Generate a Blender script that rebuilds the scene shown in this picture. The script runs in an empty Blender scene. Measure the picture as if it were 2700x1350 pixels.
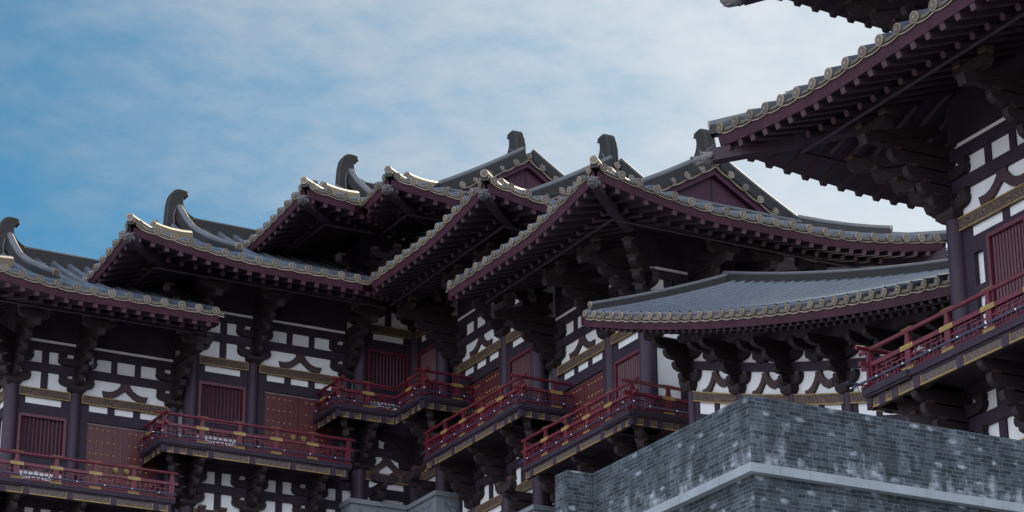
import bpy, math, random
from mathutils import Vector, Matrix
random.seed(7)
SC = bpy.context.scene
COL = SC.collection
H = 34.0                     # metres per layout unit
EYE = 1.6

# ------------------------------------------------------------------ camera
cam = bpy.data.cameras.new("camera")
cam.sensor_width = 36.0
cam.lens = 36.0 * 6919.13 / 2700.0
cam.clip_start = 0.5
cam.clip_end = 6000
cam_ob = bpy.data.objects.new("camera", cam)
COL.objects.link(cam_ob)
yaw, pitch, roll = math.radians(61.6179), math.radians(21.0679), math.radians(-0.4163)
fw = Vector((math.cos(pitch)*math.cos(yaw), math.cos(pitch)*math.sin(yaw), math.sin(pitch)))
rt = Vector((math.sin(yaw), -math.cos(yaw), 0))
up = rt.cross(fw)
r2 = math.cos(roll)*rt + math.sin(roll)*up
u2 = -math.sin(roll)*rt + math.cos(roll)*up
cam_ob.matrix_world = Matrix(((r2.x, u2.x, -fw.x, 0), (r2.y, u2.y, -fw.y, 0), (r2.z, u2.z, -fw.z, EYE), (0, 0, 0, 1)))
SC.camera = cam_ob

# ------------------------------------------------------------------ sky, sun, exposure
SUN_AZ, SUN_EL = math.radians(39), math.radians(34)     # azimuth from +X towards +Y
SKY_STRENGTH = 0.1
sun_dir = Vector((math.cos(SUN_EL)*math.cos(SUN_AZ), math.cos(SUN_EL)*math.sin(SUN_AZ), math.sin(SUN_EL)))
world = bpy.data.worlds.new("World")
SC.world = world
world.use_nodes = True
nt = world.node_tree
nt.nodes.clear()
def N(t, **kw):
    n = nt.nodes.new(t)
    for k, v in kw.items(): setattr(n, k, v)
    return n
wout = N('ShaderNodeOutputWorld'); bg = N('ShaderNodeBackground'); sky = N('ShaderNodeTexSky')
sky.sky_type = 'NISHITA'; sky.sun_disc = False
sky.sun_elevation = SUN_EL; sky.sun_rotation = math.radians(90) - SUN_AZ
sky.altitude = 0; sky.air_density = 1.0; sky.dust_density = 0.6; sky.ozone_density = 1.5
bg.inputs['Strength'].default_value = SKY_STRENGTH
tc = N('ShaderNodeTexCoord')
mp = N('ShaderNodeMapping'); mp.inputs['Scale'].default_value = (1.0, 1.0, 2.2); mp.inputs['Rotation'].default_value = (0.3, 0.2, 0.5)
nt.links.new(tc.outputs['Generated'], mp.inputs['Vector'])
n1 = N('ShaderNodeTexNoise'); n1.inputs['Scale'].default_value = 6.5; n1.inputs['Detail'].default_value = 9; n1.inputs['Roughness'].default_value = 0.58; n1.inputs['Distortion'].default_value = 0.35
n2 = N('ShaderNodeTexNoise'); n2.inputs['Scale'].default_value = 52; n2.inputs['Detail'].default_value = 9; n2.inputs['Roughness'].default_value = 0.6
mp2 = N('ShaderNodeMapping'); mp2.inputs['Scale'].default_value = (0.75, 1.25, 2.0); mp2.inputs['Rotation'].default_value = (0.1, 0.5, 0.9)
nt.links.new(tc.outputs['Generated'], mp2.inputs['Vector'])
nt.links.new(mp.outputs[0], n1.inputs['Vector']); nt.links.new(mp2.outputs[0], n2.inputs['Vector'])
dp = N('ShaderNodeVectorMath', operation='DOT_PRODUCT'); dp.inputs[1].default_value = sun_dir
nt.links.new(tc.outputs['Generated'], dp.inputs[0])
near = N('ShaderNodeMapRange'); near.inputs['From Min'].default_value = 0.79; near.inputs['From Max'].default_value = 0.955
nt.links.new(dp.outputs['Value'], near.inputs['Value'])     # thin cloud thickens towards the sun's side
def MA(op, a, b=None, clamp=False):
    m = N('ShaderNodeMath', operation=op); m.use_clamp = clamp
    for i, x in enumerate((a, b)):
        if x is None: continue
        if isinstance(x, (int, float)): m.inputs[i].default_value = x
        else: nt.links.new(x, m.inputs[i])
    return m.outputs[0]
aur = N('ShaderNodeMapRange'); aur.interpolation_type = 'SMOOTHSTEP'; aur.inputs['From Min'].default_value = 0.970; aur.inputs['From Max'].default_value = 1.0
nt.links.new(dp.outputs['Value'], aur.inputs['Value'])
cov = MA('MULTIPLY', n1.outputs['Fac'], 0.60)
cov = MA('ADD', cov, MA('MULTIPLY', n2.outputs['Fac'], 0.40))
cov = MA('ADD', cov, MA('MULTIPLY', near.outputs[0], 0.62))
cr = N('ShaderNodeMapRange'); cr.interpolation_type = 'SMOOTHSTEP'
cr.inputs['From Min'].default_value = 0.50; cr.inputs['From Max'].default_value = 1.30
nt.links.new(cov, cr.inputs['Value'])
cloud_fac = MA('MULTIPLY', cr.outputs[0], 0.95)
cloud_col = N('ShaderNodeMix', data_type='RGBA')
cloud_col.inputs[6].default_value = (1.1, 1.6, 2.15, 1); cloud_col.inputs[7].default_value = (4.6, 4.75, 5.0, 1)
nt.links.new(near.outputs[0], cloud_col.inputs[0])
# added unseen fill: overbright cloud behind the viewer, brightens the shaded facades
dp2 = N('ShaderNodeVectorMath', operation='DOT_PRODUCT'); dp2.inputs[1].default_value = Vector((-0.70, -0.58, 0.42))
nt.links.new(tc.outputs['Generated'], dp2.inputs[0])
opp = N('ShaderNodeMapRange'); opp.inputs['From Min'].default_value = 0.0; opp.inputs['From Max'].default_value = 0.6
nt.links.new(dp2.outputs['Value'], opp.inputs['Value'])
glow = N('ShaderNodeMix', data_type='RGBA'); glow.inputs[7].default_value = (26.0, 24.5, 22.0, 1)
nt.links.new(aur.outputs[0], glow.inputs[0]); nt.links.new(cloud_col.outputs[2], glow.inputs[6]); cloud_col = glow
rear_fill = N('ShaderNodeMix', data_type='RGBA'); rear_fill.inputs[7].default_value = (16.0, 17.2, 19.8, 1)
nt.links.new(opp.outputs[0], rear_fill.inputs[0]); nt.links.new(cloud_col.outputs[2], rear_fill.inputs[6]); cloud_col = rear_fill
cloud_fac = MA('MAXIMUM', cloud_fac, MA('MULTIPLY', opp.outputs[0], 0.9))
tint = N('ShaderNodeMix', data_type='RGBA', blend_type='MULTIPLY'); tint.inputs[0].default_value = 1.0; tint.inputs[7].default_value = (0.10, 0.36, 0.46, 1)
nt.links.new(sky.outputs[0], tint.inputs[6])
mix = N('ShaderNodeMix', data_type='RGBA')
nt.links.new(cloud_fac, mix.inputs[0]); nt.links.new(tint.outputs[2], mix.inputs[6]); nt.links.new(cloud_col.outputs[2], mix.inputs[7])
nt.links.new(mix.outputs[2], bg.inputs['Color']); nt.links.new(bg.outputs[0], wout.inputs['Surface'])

sl = bpy.data.lights.new("sun", 'SUN'); sl.energy = 2.6; sl.angle = math.radians(0.5); sl.color = (1.0, 0.82, 0.58)
so = bpy.data.objects.new("sun", sl); COL.objects.link(so)
so.rotation_euler = (-sun_dir).to_track_quat('-Z', 'Y').to_euler()
so.location = sun_dir * 200
SC.view_settings.view_transform = 'Standard'; SC.view_settings.look = 'None'
SC.view_settings.exposure = 0.75; SC.view_settings.gamma = 1.0

# ------------------------------------------------------------------ materials
MATS = {}
def mat(name, col, rough=0.6, var=0.25, scale=3.0, bump=0.0, bscale=40.0, metal=0.0, spec=0.5, extra=None):
    m = bpy.data.materials.new(name); m.use_nodes = True
    t = m.node_tree; b = t.nodes['Principled BSDF']
    b.inputs['Roughness'].default_value = rough; b.inputs['Metallic'].default_value = metal
    b.inputs['Specular IOR Level'].default_value = spec
    tcn = t.nodes.new('ShaderNodeTexCoord')
    nz = t.nodes.new('ShaderNodeTexNoise'); nz.inputs['Scale'].default_value = scale; nz.inputs['Detail'].default_value = 6; nz.inputs['Roughness'].default_value = 0.65
    t.links.new(tcn.outputs['Object'], nz.inputs['Vector'])
    mr = t.nodes.new('ShaderNodeMapRange'); mr.inputs['From Min'].default_value = 0.25; mr.inputs['From Max'].default_value = 0.75
    mr.inputs['To Min'].default_value = 1 - var; mr.inputs['To Max'].default_value = 1 + var
    t.links.new(nz.outputs['Fac'], mr.inputs['Value'])
    vm = t.nodes.new('ShaderNodeVectorMath'); vm.operation = 'SCALE'; vm.inputs[0].default_value = col
    t.links.new(mr.outputs[0], vm.inputs['Scale'])
    t.links.new(vm.outputs[0], b.inputs['Base Color'])
    if bump:
        nb = t.nodes.new('ShaderNodeTexNoise'); nb.inputs['Scale'].default_value = bscale; nb.inputs['Detail'].default_value = 4
        t.links.new(tcn.outputs['Object'], nb.inputs['Vector'])
        bp = t.nodes.new('ShaderNodeBump'); bp.inputs['Strength'].default_value = bump; bp.inputs['Distance'].default_value = 0.02
        t.links.new(nb.outputs['Fac'], bp.inputs['Height']); t.links.new(bp.outputs[0], b.inputs['Normal'])
    if extra: extra(m, t, b, vm, tcn)
    MATS[name] = m
    return m

def ex_rows(period, depth, dark=0.55):
    """horizontal courses (stacked tile layers) along object Z"""
    def f(m, t, b, vm, tcn):
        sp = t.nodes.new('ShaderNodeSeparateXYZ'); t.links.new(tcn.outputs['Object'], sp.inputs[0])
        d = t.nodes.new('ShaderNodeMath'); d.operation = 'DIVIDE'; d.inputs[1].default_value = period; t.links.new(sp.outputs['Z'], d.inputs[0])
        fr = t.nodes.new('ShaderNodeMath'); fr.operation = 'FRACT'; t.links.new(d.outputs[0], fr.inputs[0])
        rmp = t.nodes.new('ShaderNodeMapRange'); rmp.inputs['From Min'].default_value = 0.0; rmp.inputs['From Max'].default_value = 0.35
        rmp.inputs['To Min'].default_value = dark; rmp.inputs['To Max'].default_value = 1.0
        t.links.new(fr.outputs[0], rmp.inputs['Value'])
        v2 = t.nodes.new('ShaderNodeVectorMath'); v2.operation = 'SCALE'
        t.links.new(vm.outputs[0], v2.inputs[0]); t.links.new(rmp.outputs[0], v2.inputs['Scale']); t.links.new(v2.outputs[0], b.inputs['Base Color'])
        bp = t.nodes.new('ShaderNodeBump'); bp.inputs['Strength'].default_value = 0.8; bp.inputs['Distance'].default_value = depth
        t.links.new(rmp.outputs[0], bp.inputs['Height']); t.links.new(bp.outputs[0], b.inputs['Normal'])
    return f

def ex_courses(period, depth):
    """overlapping tile courses along the UV's second axis (metres down the slope)"""
    def f(m, t, b, vm, tcn):
        sp = t.nodes.new('ShaderNodeSeparateXYZ'); t.links.new(tcn.outputs['UV'], sp.inputs[0])
        d = t.nodes.new('ShaderNodeMath'); d.operation = 'DIVIDE'; d.inputs[1].default_value = period; t.links.new(sp.outputs['Y'], d.inputs[0])
        fr = t.nodes.new('ShaderNodeMath'); fr.operation = 'FRACT'; t.links.new(d.outputs[0], fr.inputs[0])
        rmp = t.nodes.new('ShaderNodeMapRange'); rmp.inputs['From Min'].default_value = 0.0; rmp.inputs['From Max'].default_value = 0.18
        rmp.inputs['To Min'].default_value = 0.62; rmp.inputs['To Max'].default_value = 1.0
        t.links.new(fr.outputs[0], rmp.inputs['Value'])
        v2 = t.nodes.new('ShaderNodeVectorMath'); v2.operation = 'SCALE'
        t.links.new(vm.outputs[0], v2.inputs[0]); t.links.new(rmp.outputs[0], v2.inputs['Scale']); t.links.new(v2.outputs[0], b.inputs['Base Color'])
        iv = t.nodes.new('ShaderNodeMath'); iv.operation = 'SUBTRACT'; iv.inputs[0].default_value = 1.0; t.links.new(fr.outputs[0], iv.inputs[1])
        bp = t.nodes.new('ShaderNodeBump'); bp.inputs['Strength'].default_value = 0.45; bp.inputs['Distance'].default_value = depth
        t.links.new(iv.outputs[0], bp.inputs['Height']); t.links.new(bp.outputs[0], b.inputs['Normal'])
    return f

def ex_carved(scale, amp, col2):
    """carved relief: distorted voronoi veins"""
    def f(m, t, b, vm, tcn):
        nz = t.nodes.new('ShaderNodeTexNoise'); nz.inputs['Scale'].default_value = scale*0.4; nz.inputs['Detail'].default_value = 2
        t.links.new(tcn.outputs['Object'], nz.inputs['Vector'])
        vo = t.nodes.new('ShaderNodeTexVoronoi'); vo.feature = 'DISTANCE_TO_EDGE'; vo.inputs['Scale'].default_value = scale
        mx = t.nodes.new('ShaderNodeVectorMath'); mx.operation = 'MULTIPLY_ADD'
        mx.inputs[1].default_value = (0.35, 0.35, 0.35)
        t.links.new(nz.outputs['Color'], mx.inputs[0]); t.links.new(tcn.outputs['Object'], mx.inputs[2]); t.links.new(mx.outputs[0], vo.inputs['Vector'])
        rmp = t.nodes.new('ShaderNodeMapRange'); rmp.inputs['From Max'].default_value = 0.14
        t.links.new(vo.outputs['Distance'], rmp.inputs['Value'])
        mc = t.nodes.new('ShaderNodeMix'); mc.data_type = 'RGBA'; mc.inputs[6].default_value = (*col2, 1)
        t.links.new(rmp.outputs[0], mc.inputs[0]); t.links.new(vm.outputs[0], mc.inputs[7]); t.links.new(mc.outputs[2], b.inputs['Base Color'])
        bp = t.nodes.new('ShaderNodeBump'); bp.inputs['Strength'].default_value = 0.8; bp.inputs['Distance'].default_value = amp
        t.links.new(rmp.outputs[0], bp.inputs['Height']); t.links.new(bp.outputs[0], b.inputs['Normal'])
    return f

def ex_each(m, t, b, vm, tcn):
    """every tile end a little lighter or darker than its neighbours"""
    oi = t.nodes.new('ShaderNodeObjectInfo'); mr = t.nodes.new('ShaderNodeMapRange'); mr.inputs['To Min'].default_value = 0.68; mr.inputs['To Max'].default_value = 1.25
    t.links.new(oi.outputs['Random'], mr.inputs['Value'])
    v2 = t.nodes.new('ShaderNodeVectorMath'); v2.operation = 'SCALE'
    t.links.new(vm.outputs[0], v2.inputs[0]); t.links.new(mr.outputs[0], v2.inputs['Scale']); t.links.new(v2.outputs[0], b.inputs['Base Color'])

def ex_grain(m, t, b, vm, tcn):
    mpn = t.nodes.new('ShaderNodeMapping'); mpn.inputs['Scale'].default_value = (9, 9, 0.8)
    t.links.new(tcn.outputs['Object'], mpn.inputs[0])
    nz = t.nodes.new('ShaderNodeTexNoise'); nz.inputs['Scale'].default_value = 1.5; nz.inputs['Detail'].default_value = 5
    t.links.new(mpn.outputs[0], nz.inputs['Vector'])
    mr = t.nodes.new('ShaderNodeMapRange'); mr.inputs['To Min'].default_value = 0.75; mr.inputs['To Max'].default_value = 1.2
    t.links.new(nz.outputs['Fac'], mr.inputs['Value'])
    v2 = t.nodes.new('ShaderNodeVectorMath'); v2.operation = 'SCALE'
    t.links.new(vm.outputs[0], v2.inputs[0]); t.links.new(mr.outputs[0], v2.inputs['Scale']); t.links.new(v2.outputs[0], b.inputs['Base Color'])

def brick_mat(name, c1, c2, mortar, dirt):
    m = bpy.data.materials.new(name); m.use_nodes = True
    t = m.node_tree; b = t.nodes['Principled BSDF']; b.inputs['Roughness'].default_value = 0.85
    b.inputs['Specular IOR Level'].default_value = 0.25
    L = t.links.new
    tcn = t.nodes.new('ShaderNodeTexCoord')
    # slight wobble so the joints are not ruler straight
    nw = t.nodes.new('ShaderNodeTexNoise'); nw.inputs['Scale'].default_value = 3.0; nw.inputs['Detail'].default_value = 3
    L(tcn.outputs['UV'], nw.inputs['Vector'])
    wob = t.nodes.new('ShaderNodeVectorMath'); wob.operation = 'MULTIPLY_ADD'; wob.inputs[1].default_value = (0.02, 0.02, 0)
    L(nw.outputs['Color'], wob.inputs[0]); L(tcn.outputs['UV'], wob.inputs[2])
    br = t.nodes.new('ShaderNodeTexBrick')
    br.inputs['Scale'].default_value = 1.0; br.inputs['Brick Width'].default_value = 0.26; br.inputs['Row Height'].default_value = 0.0735
    br.inputs['Mortar Size'].default_value = 0.0055; br.inputs['Mortar Smooth'].default_value = 0.25; br.inputs['Bias'].default_value = -0.15
    br.offset = 0.5; br.offset_frequency = 2; br.squash = 0.62; br.squash_frequency = 3
    br.inputs['Color1'].default_value = (*c1, 1); br.inputs['Color2'].default_value = (*c2, 1); br.inputs['Mortar'].default_value = (*mortar, 1)
    L(wob.outputs[0], br.inputs['Vector'])
    # weathering: broad tone, small stains
    nz = t.nodes.new('ShaderNodeTexNoise'); nz.inputs['Scale'].default_value = 1.1; nz.inputs['Detail'].default_value = 9; nz.inputs['Roughness'].default_value = 0.72
    L(tcn.outputs['UV'], nz.inputs['Vector'])
    mr = t.nodes.new('ShaderNodeMapRange'); mr.inputs['From Min'].default_value = 0.3; mr.inputs['From Max'].default_value = 0.7; mr.inputs['To Min'].default_value = 0.62; mr.inputs['To Max'].default_value = 1.5
    L(nz.outputs['Fac'], mr.inputs['Value'])
    v1 = t.nodes.new('ShaderNodeVectorMath'); v1.operation = 'SCALE'; L(br.outputs['Color'], v1.inputs[0]); L(mr.outputs[0], v1.inputs['Scale'])
    # lime bloom: spots in rows and bigger runs low on the parapet
    mp1 = t.nodes.new('ShaderNodeMapping'); mp1.inputs['Scale'].default_value = (2.2, 4.6, 1); L(tcn.outputs['UV'], mp1.inputs[0])
    vo = t.nodes.new('ShaderNodeTexVoronoi'); vo.inputs['Scale'].default_value = 1.0; vo.inputs['Randomness'].default_value = 0.55; vo.feature = 'F1'
    L(mp1.outputs[0], vo.inputs['Vector'])
    nd = t.nodes.new('ShaderNodeTexNoise'); nd.inputs['Scale'].default_value = 14; nd.inputs['Detail'].default_value = 6; L(tcn.outputs['UV'], nd.inputs['Vector'])
    sm = t.nodes.new('ShaderNodeMath'); sm.operation = 'MULTIPLY_ADD'; sm.inputs[1].default_value = 0.42; L(nd.outputs['Fac'], sm.inputs[0]); L(vo.outputs['Distance'], sm.inputs[2])
    spot = t.nodes.new('ShaderNodeMapRange'); spot.inputs['From Min'].default_value = 0.46; spot.inputs['From Max'].default_value = 0.30
    L(sm.outputs[0], spot.inputs['Value'])
    mp2 = t.nodes.new('ShaderNodeMapping'); mp2.inputs['Scale'].default_value = (1.5, 0.9, 1); L(tcn.outputs['UV'], mp2.inputs[0])
    n3 = t.nodes.new('ShaderNodeTexNoise'); n3.inputs['Scale'].default_value = 2.2; n3.inputs['Detail'].default_value = 8; n3.inputs['Roughness'].default_value = 0.62
    L(mp2.outputs[0], n3.inputs['Vector'])
    sp = t.nodes.new('ShaderNodeSeparateXYZ'); L(tcn.outputs['UV'], sp.inputs[0])
    low = t.nodes.new('ShaderNodeMapRange'); low.inputs['From Min'].default_value = 0.05; low.inputs['From Max'].default_value = 0.85; low.inputs['To Min'].default_value = 0.10; low.inputs['To Max'].default_value = -0.12
    L(sp.outputs['Y'], low.inputs['Value'])
    ad = t.nodes.new('ShaderNodeMath'); ad.operation = 'ADD'; L(n3.outputs['Fac'], ad.inputs[0])
    ab = t.nodes.new('ShaderNodeMath'); ab.operation = 'LESS_THAN'; ab.inputs[1].default_value = 0.0; L(sp.outputs['Y'], ab.inputs[0])
    lo2 = t.nodes.new('ShaderNodeMath'); lo2.operation = 'MULTIPLY_ADD'; lo2.inputs[1].default_value = -0.2; L(ab.outputs[0], lo2.inputs[0]); L(low.outputs[0], lo2.inputs[2]); L(lo2.outputs[0], ad.inputs[1])
    run = t.nodes.new('ShaderNodeMapRange'); run.inputs['From Min'].default_value = 0.54; run.inputs['From Max'].default_value = 0.72; L(ad.outputs[0], run.inputs['Value'])
    mxm = t.nodes.new('ShaderNodeMath'); mxm.operation = 'MAXIMUM'; mxm.use_clamp = True; L(spot.outputs[0], mxm.inputs[0]); L(run.outputs[0], mxm.inputs[1])
    ml = t.nodes.new('ShaderNodeMath'); ml.operation = 'MULTIPLY'; ml.inputs[1].default_value = dirt; L(mxm.outputs[0], ml.inputs[0])
    # the bloom is broken up brick by brick and along the joints
    mp3 = t.nodes.new('ShaderNodeMapping'); mp3.inputs['Scale'].default_value = (3.5, 13.0, 1); L(tcn.outputs['UV'], mp3.inputs[0])
    n5 = t.nodes.new('ShaderNodeTexNoise'); n5.inputs['Scale'].default_value = 1.0; n5.inputs['Detail'].default_value = 6; n5.inputs['Roughness'].default_value = 0.7; L(mp3.outputs[0], n5.inputs['Vector'])
    m5 = t.nodes.new('ShaderNodeMapRange'); m5.inputs['From Min'].default_value = 0.36; m5.inputs['From Max'].default_value = 0.62; m5.inputs['To Min'].default_value = 0.12; L(n5.outputs['Fac'], m5.inputs['Value'])
    m6 = t.nodes.new('ShaderNodeMath'); m6.operation = 'MULTIPLY'; L(ml.outputs[0], m6.inputs[0]); L(m5.outputs[0], m6.inputs[1])
    # rain streaks
    mp4 = t.nodes.new('ShaderNodeMapping'); mp4.inputs['Scale'].default_value = (2.6, 0.45, 1); L(tcn.outputs['UV'], mp4.inputs[0])
    n6 = t.nodes.new('ShaderNodeTexNoise'); n6.inputs['Scale'].default_value = 1.4; n6.inputs['Detail'].default_value = 7; n6.inputs['Roughness'].default_value = 0.65; L(mp4.outputs[0], n6.inputs['Vector'])
    m7 = t.nodes.new('ShaderNodeMapRange'); m7.inputs['From Min'].default_value = 0.35; m7.inputs['From Max'].default_value = 0.65; m7.inputs['To Min'].default_value = 0.6; m7.inputs['To Max'].default_value = 1.45; L(n6.outputs['Fac'], m7.inputs['Value'])
    v3 = t.nodes.new('ShaderNodeVectorMath'); v3.operation = 'SCALE'; L(v1.outputs[0], v3.inputs[0]); L(m7.outputs[0], v3.inputs['Scale'])
    mc = t.nodes.new('ShaderNodeMix'); mc.data_type = 'RGBA'; mc.inputs[7].default_value = (0.34, 0.375, 0.42, 1)
    L(m6.outputs[0], mc.inputs[0]); L(v3.outputs[0], mc.inputs[6]); L(mc.outputs[2], b.inputs['Base Color'])
    bp = t.nodes.new('ShaderNodeBump'); bp.inputs['Strength'].default_value = 0.9; bp.inputs['Distance'].default_value = 0.012
    ih = t.nodes.new('ShaderNodeMath'); ih.operation = 'MULTIPLY_ADD'; ih.inputs[1].default_value = -1.0; L(br.outputs['Fac'], ih.inputs[0]); 
    nh = t.nodes.new('ShaderNodeTexNoise'); nh.inputs['Scale'].default_value = 25; L(tcn.outputs['UV'], nh.inputs['Vector']); L(nh.outputs['Fac'], ih.inputs[2])
    L(ih.outputs[0], bp.inputs['Height']); L(bp.outputs[0], b.inputs['Normal'])
    MATS[name] = m
    return m

mat('plaster', (0.585, 0.585, 0.60), 0.85, 0.13, 0.9, bump=0.3)
mat('dark_wood', (0.023, 0.0155, 0.027), 0.65, 0.3, 2.0, extra=ex_grain, spec=0.22)
mat('soffit_wood', (0.032, 0.025, 0.042), 0.65, 0.35, 2.0, extra=ex_grain, spec=0.22)
mat('rafter_end', (0.040, 0.013, 0.020), 0.6, 0.3, 2.0)
mat('rafter_wood', (0.028, 0.017, 0.025), 0.6, 0.3, 2.0, spec=0.22)
mat('column_paint', (0.031, 0.019, 0.033), 0.55, 0.18, 2.0, spec=0.22)
mat('bracket_wood', (0.019, 0.013, 0.016), 0.6, 0.3, 5.0, extra=ex_carved(4.0, 0.005, (0.017, 0.0115, 0.014)), spec=0.22)
mat('block_wood', (0.04, 0.023, 0.021), 0.6, 0.3, 5.0, spec=0.22)
mat('strut_wood', (0.045, 0.028, 0.031), 0.6, 0.2, 4.0, bump=0.3, spec=0.22)
mat('red_paint', (0.085, 0.0065, 0.017), 0.45, 0.35, 1.6, bump=0.25)
mat('door_red', (0.065, 0.008, 0.014), 0.5, 0.2, 1.5, extra=ex_grain)
mat('lattice_red', (0.075, 0.011, 0.022), 0.5, 0.2, 2.0)
mat('fascia_paint', (0.036, 0.0105, 0.020), 0.55, 0.4, 1.1, bump=0.3, bscale=14, spec=0.22)
mat('gold', (0.25, 0.165, 0.052), 0.5, 0.3, 6.0, metal=0.1)
mat('carved_panel', (0.10, 0.065, 0.05), 0.6, 0.2, 5.0, extra=ex_carved(9.0, 0.03, (0.035, 0.024, 0.026)))
mat('fret_panel', (0.055, 0.038, 0.038), 0.6, 0.2, 5.0, extra=ex_carved(5.0, 0.02, (0.09, 0.062, 0.045)))
mat('roof_tile', (0.062, 0.068, 0.086), 0.26, 0.35, 2.5, spec=0.6, extra=ex_courses(0.34, 0.03))
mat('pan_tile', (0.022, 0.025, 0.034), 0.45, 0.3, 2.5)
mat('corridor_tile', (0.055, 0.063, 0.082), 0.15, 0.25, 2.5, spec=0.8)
mat('tile_cream', (0.225, 0.185, 0.135), 0.5, 0.4, 4.0, bump=0.4, extra=ex_each)
mat('tile_face', (0.085, 0.068, 0.054), 0.55, 0.4, 14.0, bump=0.8, bscale=25, extra=ex_each)
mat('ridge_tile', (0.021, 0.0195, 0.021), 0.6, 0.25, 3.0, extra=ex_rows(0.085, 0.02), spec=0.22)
mat('ridge_cap', (0.05, 0.052, 0.06), 0.6, 0.3, 2.0, spec=0.6)
mat('ornament_tile', (0.019, 0.0175, 0.0165), 0.6, 0.3, 2.0, bump=0.3, bscale=8, spec=0.22)
mat('beast_stone', (0.085, 0.08, 0.085), 0.7, 0.35, 6.0, bump=0.8, bscale=12)
mat('gable_paint', (0.036, 0.011, 0.022), 0.55, 0.3, 1.5, spec=0.22)
mat('tube_plastic', (0.03, 0.028, 0.06), 0.35, 0.1, 2.0)
mat('bulb_glass', (0.8, 0.82, 0.86), 0.2, 0.02, 2.0)
mat('plinth_stone', (0.13, 0.14, 0.155), 0.8, 0.15, 2.0, bump=0.4)
mat('plinth_relief', (0.12, 0.13, 0.15), 0.8, 0.2, 3.0, extra=ex_carved(2.2, 0.04, (0.085, 0.095, 0.11)))
mat('string_stone', (0.19, 0.215, 0.24), 0.8, 0.22, 1.6, bump=0.4)
mat('ground_stone', (0.42, 0.40, 0.38), 0.9, 0.2, 0.4)
mat('black_plastic', (0.02, 0.02, 0.03), 0.25, 0.05, 2.0)
brick_mat('grey_brick', (0.016, 0.021, 0.028), (0.050, 0.062, 0.078), (0.095, 0.10, 0.10), 0.8)

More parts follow.
